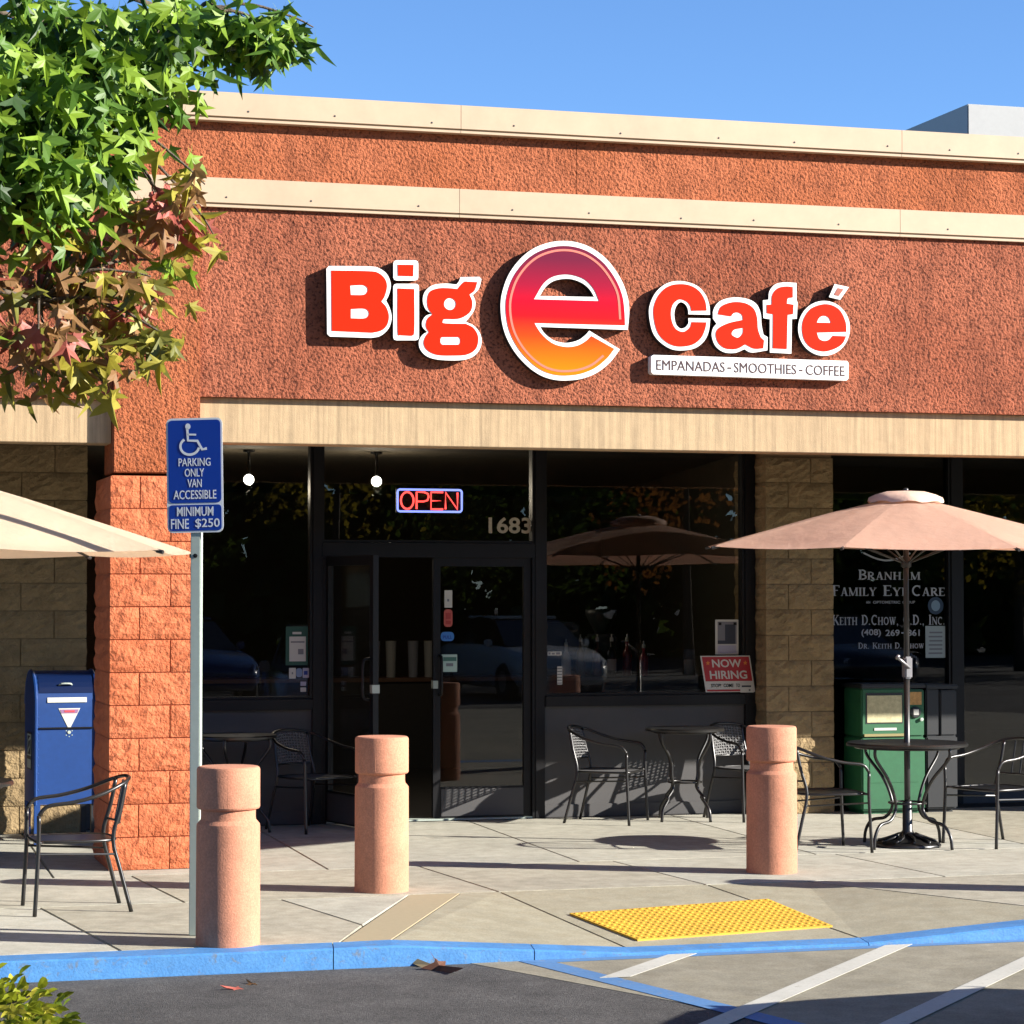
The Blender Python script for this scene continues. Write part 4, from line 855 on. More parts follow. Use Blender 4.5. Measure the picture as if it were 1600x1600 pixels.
def card(nm, x0, x1, z0, z1, y, m, label, cat, grp=None, r_=0.004, prints=(), conv=True):
    if conv: x0, x1 = SX(x0), SX(x1)
    o = link(nm, shape_mesh(nm, [rrect(x0, x1, z0, z1, r_)], y - 0.0015, 0.0015), m)
    cx, cz = (x0 + x1) / 2, z0
    for v in o.data.vertices: v.co -= Vector((cx, y, cz))
    o.location = (cx, y, cz); tag(o, label, cat, grp)
    for k, (a, b, c_, d_, pm) in enumerate(prints):
        q = link('print', shape_mesh('print', [[(x0 + (x1 - x0) * a - cx, z0 + (z1 - z0) * c_ - cz), (x0 + (x1 - x0) * b - cx, z0 + (z1 - z0) * c_ - cz), (x0 + (x1 - x0) * b - cx, z0 + (z1 - z0) * d_ - cz), (x0 + (x1 - x0) * a - cx, z0 + (z1 - z0) * d_ - cz)]], -0.0022 - 0.0007 * k, 0.0006), pm, o)
    return o
M_INK = mat('print_dark', C(60, 66, 80), 0.7); M_INK2 = mat('print_grey', C(130, 132, 140), 0.7); M_LAV = mat('print_lavender', C(186, 186, 206), 0.7); M_GRN = mat('poster_green', C(30, 84, 70), 0.6); M_TEAL = mat('card_teal', C(70, 120, 110), 0.6)
BL = M_BLACK
card('poster', 3.385, 3.575, 1.243, 1.518, YS - 0.002, M_PAPER, 'white photo poster taped above the hiring sign', 'poster', prints=((.1, .92, .30, .94, M_INK2), (.42, .86, .30, .86, M_INK), (.1, .7, .30, .40, M_INK), (.1, .9, .04, .26, M_LAV), (.14, .26, .84, .92, BL), (.78, .92, .84, .92, BL)))
card('notice', 3.565, 3.675, 0.945, 1.015, YS - 0.067, M_PAPER, 'small white notice overlapping the corner of the hiring sign', 'notice', prints=((.1, .8, .6, .8, M_INK), (.62, .75, .2, .35, BL)))
card('poster', 0.04, 0.205, 1.185, 1.475, YS - 0.002, M_GRN, 'green framed certificate poster in the window left of the door', 'poster', prints=((.16, .9, .10, .74, M_PAPER), (.3, .7, .80, .86, M_PAPER), (.55, .8, .28, .42, M_INK2), (.22, .84, .58, .62, M_INK2)))
card('sticker', 0.065, 0.115, 1.085, 1.165, YS - 0.002, M_PAPER, 'white sticker under the green poster, leftmost of its row', 'sticker', 'stickers under the green poster', prints=((.4, .6, .4, .6, M_INK2),))
card('sticker', 0.118, 0.162, 1.095, 1.162, YS - 0.002, mat('sticker_blue', C(130, 154, 190), 0.6), 'pale blue sticker in the middle of the row under the green poster', 'sticker', 'stickers under the green poster', r_=0.018)
card('sticker', 0.166, 0.212, 1.090, 1.164, YS - 0.002, M_LAV, 'lavender sticker at the right end of the row under the green poster', 'sticker', 'stickers under the green poster', prints=((.2, .8, .3, .7, M_SIGNBLUE),))
card('sticker', 0.150, 0.192, 1.030, 1.062, YS - 0.002, M_LAV, 'small lavender sticker just below the row of three stickers', 'sticker', 'stickers under the green poster')
card('sticker', 0.150, 0.192, 0.985, 1.018, YS - 0.002, M_PAPER, 'lowest small white sticker in the window left of the door', 'sticker', 'stickers under the green poster')
YD = YS - 0.006
card('sticker', 1.236, 1.296, 1.615, 1.748, YD, M_PAPER, 'tall white sticker at the top of the closed glass door', 'sticker', 'stickers on the closed glass door', prints=((.35, .6, .35, .5, M_INK2),))
card('sticker', 1.232, 1.298, 1.468, 1.602, YD, mat('sticker_salmon', C(206, 96, 84), 0.6), 'red rounded sticker under the tall white one on the door', 'sticker', 'stickers on the closed glass door', r_=0.025, prints=((.2, .8, .45, .8, mat('sticker_red', C(180, 60, 56), 0.6)), (.2, .8, .15, .35, mat('sticker_red', C(180, 60, 56), 0.6))))
ph_ = card('sticker', 1.208, 1.310, 1.360, 1.430, YD, mat('pull_blue', C(60, 132, 214), 0.6), 'blue pull sticker beside the door handle', 'sticker', 'stickers on the closed glass door', r_=0.028)
q = link('lettering', text_mesh('lettering', 'PULL', -0.036, 0.036, 0.018, 0.042, -0.003, 0.0006, bold=0.02), M_SIGNBLUE, ph_)
card('sticker', 1.212, 1.334, 1.125, 1.258, YD, mat('card_mint', C(186, 214, 204), 0.7), 'mint green and white card low on the closed glass door', 'sticker', 'stickers on the closed glass door', prints=((.12, .95, .62, .85, M_TEAL), (.3, .75, .32, .5, M_INK2)))
card('sticker', 2.115, 2.155, 1.02, 1.16, YS - 0.002, M_PAPER, 'narrow white barcode strip low in the right cafe window', 'sticker', prints=tuple((.0, .9, .06 + .16 * k, .10 + .16 * k, M_INK) for k in range(6)))
card('sticker', 2.04, 2.15, 1.245, 1.275, YS - 0.002, M_PAPER, 'small white lettered strip above the barcode strip', 'sticker', prints=((.05, .2, .2, .8, M_INK2), (.3, .5, .2, .7, M_INK2), (.6, .9, .2, .8, M_INK2)))

# serif window lettering of the eye care shop (stroke built)
def serif_text(txt, x0, x1, z0, z1, y, m, parent, nm='lettering', small=0.78):
    T, t, S = 0.17, 0.075, 0.07
    def V(x, a=0, b=1, w_=T, s0=1, s1=1):
        o = [[(x, a), (x + w_, a), (x + w_, b), (x, b)]]
        if s0: o.append([(x - S, a), (x + w_ + S, a), (x + w_ + S, a + 0.06), (x - S, a + 0.06)])
        if s1: o.append([(x - S, b - 0.06), (x + w_ + S, b - 0.06), (x + w_ + S, b), (x - S, b)])
        return o
    def Hh(x0_, x1_, z, w_=t): return [[(x0_, z - w_ / 2), (x1_, z - w_ / 2), (x1_, z + w_ / 2), (x0_, z + w_ / 2)]]
    def D(a, b, w_): return [stroke([a, b], w_)]
    def arc_(cx, cz, rx, rz, a0, a1, w_=0.13, n=14): return [stroke([(cx + rx * math.cos(R(a0 + (a1 - a0) * i / n)), cz + rz * math.sin(R(a0 + (a1 - a0) * i / n))) for i in range(n + 1)], w_)]
    G = {'B': (0.68, V(.08) + arc_(.28, .74, .27, .22, 90, -90) + arc_(.28, .27, .32, .23, 90, -90) + Hh(.2, .3, .51)),
         'R': (0.78, V(.08) + arc_(.28, .73, .30, .23, 90, -90) + D((.34, .5), (.68, .03), T) + Hh(.55, .8, .03, .06)),
         'A': (0.82, D((.16, 0), (.40, 1), t) + D((.42, 1), (.66, 0), T) + Hh(.24, .58, .33) + Hh(.04, .28, .03, .06) + Hh(.52, .82, .03, .06)),
         'N': (0.86, V(.10, w_=t) + V(.68, w_=t, s0=0) + D((.13, .97), (.72, .03), T)),
         'H': (0.86, V(.08) + V(.60) + Hh(.2, .65, .5)),
         'M': (1.02, V(.10, w_=t) + V(.78) + D((.13, .97), (.46, .03), T) + D((.46, .03), (.82, .97), t)),
         'F': (0.64, V(.08) + Hh(.1, .60, .965) + Hh(.2, .46, .52) + [[(.54, .78), (.60, .78), (.60, 1), (.54, 1)]]),
         'I': (0.38, V(.10)), 'L': (0.66, V(.08) + Hh(.1, .62, .035) + [[(.56, 0), (.62, 0), (.62, .25), (.56, .25)]]),
         'Y': (0.80, V(.31, 0, .48, s1=0) + D((.12, .98), (.40, .44), T) + D((.68, .98), (.40, .44), t) + Hh(.0, .28, .97, .06) + Hh(.54, .8, .97, .06)),
         'E': (0.68, V(.08) + Hh(.1, .60, .965) + Hh(.2, .48, .52) + Hh(.1, .63, .035) + [[(.54, .8), (.60, .8), (.60, 1), (.54, 1)], [(.57, 0), (.63, 0), (.63, .22), (.57, .22)]]),
         'C': (0.76, arc_(.42, .5, .32, .45, 55, 305, .13, 20) + [[(.60, .72), (.66, .72), (.66, .98), (.60, .98)]]),
         'K': (0.82, V(.08) + D((.24, .42), (.66, .98), t) + D((.36, .56), (.70, .03), T) + Hh(.5, .78, .97, .06) + Hh(.56, .82, .03, .06)),
         'T': (0.72, V(.27, s1=0) + Hh(.04, .68, .965) + [[(.04, .76), (.1, .76), (.1, 1), (.04, 1)], [(.62, .76), (.68, .76), (.68, 1), (.62, 1)]]),
         'D': (0.80, V(.08) + arc_(.28, .5, .40, .46, 90, -90, .13, 16)), 'O': (0.82, arc_(.41, .5, .31, .45, 0, 360, .13, 24)),
         'W': (1.10, D((.16, .98), (.38, .03), T) + D((.38, .03), (.58, .98), t) + D((.54, .98), (.74, .03), T) + D((.74, .03), (.94, .98), t) + Hh(.02, .32, .97, .06) + Hh(.42, .68, .97, .06) + Hh(.82, 1.06, .97, .06)),
         '.': (0.30, [ellipse(.13, .07, .07, .07, 8)]), ',': (0.30, [ellipse(.13, .07, .07, .07, 8), stroke([(.17, .06), (.1, -.14)], .06)]), ' ': (0.42, []), '_': (0.60, [])}
    loops = []; x = 0; word = 0; wid = []
    for ch in txt:
        sc = 1.0; word += ch == ' '
        k = ch.upper()
        if ch.islower(): sc = small
        wd, gl = G[k]
        for lp in gl: loops.append([(x + a * sc, b * sc) for a, b in lp]); wid.append(word)
        x += wd * sc + 0.03
    allx = [p[0] for lp in loops for p in lp]; ax, bx = min(allx), max(allx)
    bms = [bmesh.new() for _ in range(word + 1)]  # one vinyl piece per word
    for i, lp in enumerate(loops):                # each stroke a thin vinyl piece, layered by a hair so none share a plane
        yy = y - 0.0002 * (i % 5); pts = [(x0 + (a - ax) / (bx - ax) * (x1 - x0), z0 + b * (z1 - z0)) for a, b in lp]
        n = len(pts)
        half = n // 2
        bm = bms[wid[i]]; vs = [bm.verts.new((a, yy, b)) for a, b in pts]
        if n > 8 and lp[0] != lp[-1] and n % 2 == 0:
            for q_ in range(half - 1): bm.faces.new((vs[q_], vs[q_ + 1], vs[n - 2 - q_], vs[n - 1 - q_]))
        else: bm.faces.new(vs)
    for bm in bms: obj(nm, bm, m, parent)
M_VINYL = mat('vinyl_silver', C(186, 190, 194), 0.5)
KE = (YE - 0.003) / (YS - 0.01)
ex_ = lambda x: SX(x) * KE
ez_ = lambda z: EYE + (z - EYE) * KE
def box_e(x0, x1, z0, z1): return ex_(x0), ex_(x1), ez_(z0), ez_(z1)
serif_text('Branham', *box_e(4.575, 5.105, 1.835, 1.915), YE - 0.003, M_VINYL, W_eye)
for w_, xa, xb in (('Family', 4.355, 4.73), ('Eye', 4.785, 5.0), ('Care', 5.033, 5.315)): serif_text(w_, *box_e(xa, xb, 1.705, 1.79), YE - 0.003, M_VINYL, W_eye)
serif_text('Keith D.Chow, O.D., Inc.', *box_e(4.355, 5.31, 1.472, 1.552), YE - 0.003, M_VINYL, W_eye)
for w_, xa, xb in (('AN', 4.64, 4.675), ('OPTOMETRIC', 4.70, 4.93), ('GROUP', 4.95, 5.058)): link('lettering', text_mesh('lettering', w_, *box_e(xa, xb, 1.643, 1.665), YE - 0.003, 0.001, bold=0.006), M_VINYL, W_eye)
for w_, xa, xb, za, zb in (('(408)', 4.60, 4.765, 1.374, 1.438), ('269', 4.805, 4.925, 1.382, 1.434), ('-', 4.94, 4.965, 1.402, 1.412), ('861', 4.99, 5.097, 1.382, 1.434)): link('lettering', text_mesh('lettering', w_, *box_e(xa, xb, za, zb), YE - 0.003, 0.001, bold=0.016), M_VINYL, W_eye)
serif_text('Dr. Keith D. Chow', *box_e(4.572, 5.132, 1.282, 1.33), YE - 0.003, M_VINYL, W_eye, small=0.8)
link('lettering', shape_mesh('lettering', [stroke([(ex_(4.62 + 0.40 * i / 14), ez_(2.05 - 0.06 * math.sin(math.pi * i / 14))) for i in range(15)], 0.014)], YE - 0.003, 0.001), M_VINYL, W_eye)
card('notice', *box_e(5.145, 5.315, 1.205, 1.462), YE - 0.004, mat('paper_cool', C(176, 190, 190), 0.8), 'pale printed notice taped low on the eye care window', 'notice', conv=False, prints=tuple((.15 + .04 * (k % 2), .85, .12 + .13 * k, .17 + .13 * k, M_INK2) for k in range(6)))
o = link('sticker', shape_mesh('sticker', [ellipse(0, 0.07, 0.07, 0.072, 28)], -0.0015, 0.0015), mat('sticker_navy', C(40, 66, 92), 0.6)); o.location = (ex_(5.235), YE - 0.002, ez_(1.557)); tag(o, 'round navy sticker on the eye care window above the notice', 'sticker')
link('print', shape_mesh('print', [ellipse(0, 0.07, 0.04, 0.045, 20)], -0.0025, 0.0006), mat('sticker_pale', C(130, 160, 180), 0.6), o)

# ------------------------------------------------------------------ cafe interior
M_BULB = mat('bulb_glow', (1, 1, 1, 1), 0.4, emit=(1.0, 0.95, 0.86, 1), estr=9)
for x, lab in ((-0.262, 'lit white ceiling lamp behind the left cafe window'), (0.79, 'lit white ceiling lamp seen above the cafe door')):
    lp = empty('ceiling_lamp', G(x, 11.9) + (2.915,)); tag(lp, lab, 'lamp', 'ceiling lamps inside the cafe')
    bm = bmesh.new(); lathe(bm, [(0, 0), (0.05, 0), (0.05, -0.02), (0.012, -0.03), (0.012, -0.19), (0.03, -0.20), (0, -0.205)], 16); obj('stem', bm, M_BLACK, lp, smooth=True)
    bm = bmesh.new(); bmesh.ops.create_icosphere(bm, subdivisions=3, radius=0.042); o = obj('bulb', bm, M_BULB, lp, smooth=True); o.location = (0, 0, -0.252)
    pl_ = bpy.data.lights.new('lamp_light', 'POINT'); pl_.energy = 10; pl_.color = (1, 0.86, 0.66); pl_.shadow_soft_size = 0.05; po = bpy.data.objects.new('lamp_light', pl_); COL.objects.link(po); po.parent = lp; po.location = (0, 0, -0.33)
ct = empty('service_counter', G(1.2, 14.0) + (0,)); tag(ct, 'long dark service counter inside the cafe with a wooden top', 'counter')
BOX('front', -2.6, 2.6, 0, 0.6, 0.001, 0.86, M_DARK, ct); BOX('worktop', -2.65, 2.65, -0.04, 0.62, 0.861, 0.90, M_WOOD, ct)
M_CUP = mat('cup_pale', C(150, 150, 146), 0.6)
for k, x in enumerate((0.92, 1.08, 1.30, 1.46)):
    bm = bmesh.new(); lathe(bm, [(0, 0), (0.045, 0), (0.055, 0.36), (0, 0.36)], 16); o = obj('cup_stack', bm, M_CUP if k in (1, 3) else M_INK2); o.location = G(x, 14.08) + (0.9005,)
    tag(o, ('leftmost tall cup stack on the counter, seen through the doorway', 'second cup stack from the left on the counter, seen through the doorway', 'third cup stack from the left on the counter, near the closed door', 'rightmost cup stack on the counter, beside the closed door')[k], 'cup stack', 'cup stacks on the cafe counter')
sh = empty('window_counter', G(2.75, 11.3) + (0,)); tag(sh, 'dark counter standing inside the right cafe window', 'counter')
BOX('front', -0.70, 0.78, 0, 0.42, 0.001, 1.02, mat('counter_grey', (0.06, 0.06, 0.06, 1), 0.5), sh); BOX('worktop', -0.72, 0.80, -0.02, 0.44, 1.021, 1.05, mat('counter_top', (0.10, 0.10, 0.10, 1), 0.4), sh)
def bottle(x, m, label, h=0.30, y=11.36):
    b = empty('bottle', G(x, y) + (1.051,)); tag(b, label, 'bottle', 'bottles on the window counter')
    bm = bmesh.new(); lathe(bm, [(0, 0), (0.036, 0), (0.038, 0.02), (0.038, h * 0.58), (0.03, h * 0.68), (0.013, h * 0.78), (0.013, h * 0.95), (0, h * 0.95)], 16); obj('body', bm, m, b, smooth=True)
    bm = bmesh.new(); lathe(bm, [(0.015, 0), (0.015, 0.03), (0.006, 0.035), (0.006, 0.06), (0, 0.06)], 10); o = obj('cap', bm, M_PAPER, b, smooth=True); o.location = (0, 0, h * 0.94)
    bm = bmesh.new(); lathe(bm, [(0.0385, h * 0.15), (0.0392, h * 0.16), (0.0392, h * 0.45), (0.0385, h * 0.46)], 16); obj('label_band', bm, M_PAPER if 'white' in label else m, b, smooth=True)
bottle(2.30, M_PAPER, 'white spray bottle at the left end of the window counter row', 0.26)
bottle(2.42, mat('bottle_olive', C(110, 100, 60), 0.4), 'olive syrup bottle second in the window counter row')
bottle(2.56, mat('bottle_plum', C(70, 40, 48), 0.3), 'dark plum syrup bottle third in the window counter row')
bottle(2.68, mat('bottle_dark', C(30, 24, 22), 0.3), 'dark syrup bottle with white label fourth in the row')
bottle(2.81, mat('bottle_red', C(120, 30, 36), 0.3), 'red syrup bottle fifth in the window counter row')
bottle(2.95, mat('bottle_rose', C(170, 60, 70), 0.35), 'rose syrup bottle at the right end of the row', 0.24)
cn = empty('white_canister', G(3.34, 11.36) + (1.051,)); tag(cn, 'white jar with grey lid on the counter beside the hiring sign', 'jar')
bm = bmesh.new(); lathe(bm, [(0, 0), (0.045, 0), (0.048, 0.12), (0.045, 0.13), (0, 0.13)], 20); obj('body', bm, M_PAPER, cn, smooth=True)
bm = bmesh.new(); lathe(bm, [(0.05, 0.131), (0.05, 0.20), (0.04, 0.215), (0, 0.215)], 20); obj('lid', bm, M_INK2, cn, smooth=True)
em = empty('coffee_grinder', G(2.62, 11.48) + (1.051,)); tag(em, 'black coffee grinder with hopper behind the syrup bottles', 'coffee grinder')
BOX('body', -0.11, 0.11, -0.1, 0.12, 0, 0.34, M_NEWSDK, em, bevel=0.02)
bm = bmesh.new(); lathe(bm, [(0.05, 0.341), (0.13, 0.50), (0.13, 0.54), (0, 0.55)], 20); obj('hopper', bm, M_NEWSDK, em, smooth=True)
es = empty('espresso_machine', G(2.18, 11.45) + (1.051,)); tag(es, 'black espresso machine at the left end of the window counter', 'espresso machine')
BOX('body', -0.14, 0.22, -0.12, 0.12, 0.16, 0.44, M_NEWSDK, es, bevel=0.02); BOX('drip_tray', -0.14, 0.22, -0.16, 0.12, 0, 0.05, M_NEWSDK, es, bevel=0.01); BOX('back_panel', -0.14, 0.22, 0.06, 0.12, 0.051, 0.159, M_NEWSDK, es)
bm = bmesh.new(); tube(bm, [(0.0, -0.12, 0.2), (0.0, -0.24, 0.18)], 0.014, 8); obj('portafilter', bm, M_GALV, es, smooth=True)

# ------------------------------------------------------------------ planter, sweetgum tree, shrub, fallen leaves
bm = bmesh.new(); prism(bm, [(-4.5, 3.0), (0.75, 3.0), (0.75, 9.9), (0.5, 10.3), (-4.5, 10.3)], -0.2, 0.02); tag(obj('planter_island', bm, mat('mulch_soil', (0.05, 0.035, 0.022, 1), 0.95, var=0.4, vscale=12, bump=1.0, bscale=40)), kind='structure')
def leaf_mesh(name, m, fold, curl, star=True, asp=1.0):
    if star: pr = [(0, .86), (9, .56), (25, .30), (44, .50), (54, .72), (68, .46), (90, .24), (116, .46), (150, .16), (180, .22), (210, .16), (244, .46), (270, .24), (292, .46), (306, .72), (316, .50), (335, .30), (351, .56)]
    else: pr = [(0, .6), (35, .42), (75, .28), (120, .26), (160, .33), (180, .36), (200, .33), (240, .26), (285, .28), (325, .42)]
    bm = bmesh.new(); c = bm.verts.new((0, 0, -0.36)); vs = []
    for a, r_ in pr:
        x = math.sin(R(a)) * r_ * asp; z = -0.36 - math.cos(R(a)) * r_
        vs.append(bm.verts.new((x, -fold * abs(x) + curl * (z + 0.36) ** 2 - curl * x * x * 0.6, z)))
    for i in range(len(vs)): bm.faces.new((c, vs[i], vs[(i + 1) % len(vs)]))
    b = [bm.verts.new(p) for p in ((0.012, 0, -0.14), (-0.012, 0, -0.14), (0, 0.02, 0.25))]; bm.faces.new(b)
    me = bpy.data.meshes.new(name); bm.to_mesh(me); bm.free(); me.materials.append(m)
    return me
def leafmat(n, c): return mat(n, c, 0.5, trans=0.35, var=0.12, vscale=9, spec=0.4)
LM = {'o': leafmat('leaf_olive', C(122, 122, 46)), 'n': leafmat('leaf_deep_green', C(50, 82, 28)), 'g': leafmat('leaf_green', C(142, 174, 54)), 'd': leafmat('leaf_dark_green', C(92, 130, 42)), 'y': leafmat('leaf_yellow_green', C(176, 166, 62)), 'r': leafmat('leaf_red', C(186, 100, 84)), 'b': leafmat('leaf_bronze', C(160, 120, 76)), 'p': leafmat('leaf_pink', C(206, 112, 98))}
LEAF = {}
for k in LM:
    LEAF[k] = [leaf_mesh('leaf', LM[k], f, cu) for f, cu in ((0.35, 0.7), (-0.3, -0.75), (0.7, 0.4), (0.2, 1.1), (0.9, -0.5), (0.5, 1.3))]
rnd = random.Random(21)
TR = Vector((-0.95, 8.9, 0))
tree = empty('sweetgum_tree', TR + Vector((0, 0, 0.0))); tag(tree, 'sweetgum tree with green and reddening star leaves hanging in at the upper left', 'tree')
M_BARK = mat('bark', C(96, 84, 70), 0.95, var=0.25, vscale=8, bump=1.0, bscale=30, bdist=0.02)
bm = bmesh.new(); tube(bm, catmull([(0, 0, -0.05), (0.03, 0.02, 1.2), (-0.03, 0.05, 2.6), (0.05, 0.08, 4.2), (0.02, 0.1, 6.4)], 5), 0.17, 12, r2=0.05); obj('trunk', bm, M_BARK, tree, smooth=True)
def in_frame(p):
    d = p - Vector((0, 0, EYE)); zc = d.dot(AX_F); return zc > 0 and abs(d.dot(AX_R) / zc) < 0.225 and abs(d.dot(AX_U) / zc) < 0.225
leaves = []                                     # (visible?, pos, size, key)
def W(u, v, Y): x, z = wall_pt(u, v, Y); return Vector((x, Y, z))
CL = []
def cl(u, v, Y, ru, rv, n, pal, sz=0.125): Y = 10.4 + (Y - 6.1) * 1.2; CL.append((W(u, v, Y), ru * Y / FPX, rv * Y / FPX, n, pal, sz))
for (u, v, Y, n) in ((30, 60, 5.9, 60), (110, 60, 6.2, 60), (190, 70, 6.1, 50), (60, 150, 5.8, 60), (140, 150, 6.0, 56), (215, 140, 6.2, 34), (40, 240, 5.8, 50), (115, 235, 5.9, 50), (180, 215, 6.1, 22), (60, 300, 5.8, 34), (130, 300, 5.9, 20), (250, 60, 6.1, 34), (-40, 120, 5.7, 60), (-40, 260, 5.7, 50), (265, 115, 6.2, 12)):
    cl(u, v, Y, 54, 52, int(n * 2.1), 'gggdddn', 0.118)
for (u, v, n) in ((300, 40, 24), (345, 35, 20), (390, 48, 18), (430, 62, 18), (265, 25, 24), (455, 40, 12)): cl(u, v, 6.25, 30, 28, int(n * 2.2), 'ggddn', 0.112)
for (u, v, n, pal) in ((60, 345, 12, 'rbpyg'), (110, 390, 13, 'bybyg'), (180, 350, 11, 'brgby'), (250, 320, 8, 'brpby'), (285, 270, 6, 'gyyb'), (310, 345, 7, 'yyrg'), (265, 350, 5, 'rp'), (60, 440, 13, 'robb'), (130, 460, 14, 'obyb'), (200, 440, 12, 'obyr'), (60, 515, 13, 'bybro'), (130, 530, 14, 'yoboy'), (195, 510, 10, 'yobo'), (235, 525, 7, 'ooy'), (70, 570, 10, 'ybyo'), (140, 575, 6, 'yby'), (-30, 400, 16, 'rbgy'), (-30, 520, 16, 'rbgy'), (250, 420, 5, 'yg'), (215, 480, 6, 'yrg')):
    cl(u, v, 6.1 + rnd.uniform(-0.25, 0.25), 36, 32, int(n * 2.3), pal, 0.116)
bl_ = {}
limb0 = Vector((0.0, 0.08, 3.6))
for c, ru, rv, n, pal, sz in CL:
    for _ in range(n):
        p = c + Vector((rnd.gauss(0, 0.62) * ru, max(-1.6, min(1.6, rnd.gauss(0, 0.9))) * ru * 1.6, rnd.gauss(0, 0.62) * rv))
        leaves.append((p, sz * rnd.uniform(0.72, 1.15), rnd.choice(pal)))
nvis = len(leaves)
for _ in range(2600):                           # the rest of the crown, out of frame
    while True:
        d = Vector((rnd.uniform(-1, 1), rnd.uniform(-1, 1), rnd.uniform(-1, 1)))
        if 0.35 < d.length < 1: break
    p = TR + Vector((-0.15, 0.1, 4.9)) + Vector((d.x * 1.9, d.y * 1.7, d.z * 2.3))
    if in_frame(p): continue                    # keep it clear of the measured sprays
    leaves.append((p, 0.125 * rnd.uniform(0.7, 1.2), rnd.choice('ggggddy')))
def leaf_matrix(p, sz):
    tip = Vector((rnd.gauss(0, 0.45), rnd.gauss(0, 0.45), -1)).normalized(); zl = -tip
    y = Vector((rnd.uniform(-1, 1), rnd.uniform(-1.3, 0.4), rnd.uniform(-.3, .3))); y = (y - zl * y.dot(zl)).normalized(); x = y.cross(zl)
    return Matrix.Translation(p) @ Matrix((x, y, zl)).transposed().to_4x4() @ Matrix.Scale(sz, 4)
Ti = Matrix.Translation(-Vector(tree.location))
order = sorted(range(nvis), key=lambda i: (not in_frame(leaves[i][0]), leaves[i][0].y))
single = set(order[:300])
mats_ = list(LM); V_, F_, MI = [], [], []
RAW = {k: [([v.co.copy() for v in m_.vertices], [tuple(p.vertices) for p in m_.polygons]) for m_ in LEAF[k]] for k in LEAF}
for i, (p, sz, k) in enumerate(leaves):
    Mx = leaf_matrix(p, sz)
    if i in single:
        o = bpy.data.objects.new('leaf', rnd.choice(LEAF[k])); COL.objects.link(o); o.parent = tree; o.matrix_parent_inverse = Ti; o.matrix_basis = Mx
    else:
        vs, fs = rnd.choice(RAW[k]); n0 = len(V_); T_ = Ti @ Mx; V_ += [T_ @ v for v in vs]; F_ += [tuple(n0 + q for q in f) for f in fs]; MI += [mats_.index(k)] * len(fs)
me = bpy.data.meshes.new('crown'); me.from_pydata(V_, [], F_)
for k in mats_: me.materials.append(LM[k])
me.polygons.foreach_set('material_index', MI)
cro = link('crown', me, None, tree); cro['kind'] = 'stuff'
def limb(pts, r0, r1, par=tree, nm='branch'):
    bm = bmesh.new(); tube(bm, catmull(pts, 5), r0, 7, r2=r1); return obj(nm, bm, M_BARK, par, smooth=True)
hubs = [(W(60, 40, 10.3), 3.7), (W(150, 200, 10.3), 3.2), (W(300, 30, 10.55), 3.9), (W(40, 330, 10.2), 2.9), (W(60, 470, 10.3), 2.6)]
subs = []
for h, z0_ in hubs:
    a = Vector((0, 0.05, z0_)); b = h - TR; br = limb([a, a.lerp(b, 0.45) + Vector((0, 0, 0.28)), b], 0.028, 0.010); subs.append((h, br))
for c, ru, rv, n, pal, sz in CL:
    h, br = min(subs, key=lambda t: (t[0] - c).length); a = h - TR; b = c - TR + Vector((0, 0, 0.04))
    if (a - b).length > 0.05: limb([a, a.lerp(b, 0.5) + Vector((0, 0, 0.06)), b, b + (b - a).normalized() * 0.10 + Vector((0, 0, -0.05))], 0.009, 0.003, br, 'twig')
# shrub in the planter
sb = empty('shrub', (0.56, 9.82, -0.02)); tag(sb, 'yellow green leafy shrub poking in at the lower left corner', 'shrub')
SL = [leaf_mesh('shrub_leaf', leafmat('shrub_' + k, c), 0.2, 0.3, False) for k, c in (('a', C(150, 160, 40)), ('b', C(196, 190, 70)), ('c', C(96, 116, 30)))]
V_, F_, MI = [], [], []
for i in range(900):
    th = rnd.uniform(0, 6.283); ph = math.acos(rnd.uniform(0.0, 1)); r_ = rnd.uniform(0.7, 1.03)
    d = Vector((math.sin(ph) * math.cos(th) * 0.52, math.sin(ph) * math.sin(th) * 0.42, math.cos(ph) * 0.27 * (1 + 0.25 * math.sin(5 * th)))) * r_
    k = rnd.choice((0, 0, 1, 2)); tip = (d.normalized() + Vector((rnd.gauss(0, .5), rnd.gauss(0, .5), rnd.gauss(0, .4)))).normalized(); zl = -tip; y = zl.orthogonal().normalized(); x = y.cross(zl)
    T_ = Matrix.Translation(d) @ Matrix((x, y, zl)).transposed().to_4x4() @ Matrix.Scale(rnd.uniform(0.04, 0.075), 4); n0 = len(V_)
    V_ += [T_ @ v.co for v in SL[k].vertices]; F_ += [tuple(n0 + q for q in p.vertices) for p in SL[k].polygons]; MI += [k] * len(SL[k].polygons)
me = bpy.data.meshes.new('foliage'); me.from_pydata(V_, [], F_)
for q in SL: me.materials.append(q.materials[0])
me.polygons.foreach_set('material_index', MI)
fo = link('foliage', me, None, sb); fo['kind'] = 'stuff'
for k in range(5):
    a = k * 1.26; bm = bmesh.new(); tube(bm, [(0, 0, -0.02), (0.18 * math.cos(a), 0.15 * math.sin(a), 0.12), (0.34 * math.cos(a), 0.28 * math.sin(a), 0.18)], 0.009, 6, r2=0.004); obj('stem', bm, M_BARK, sb)
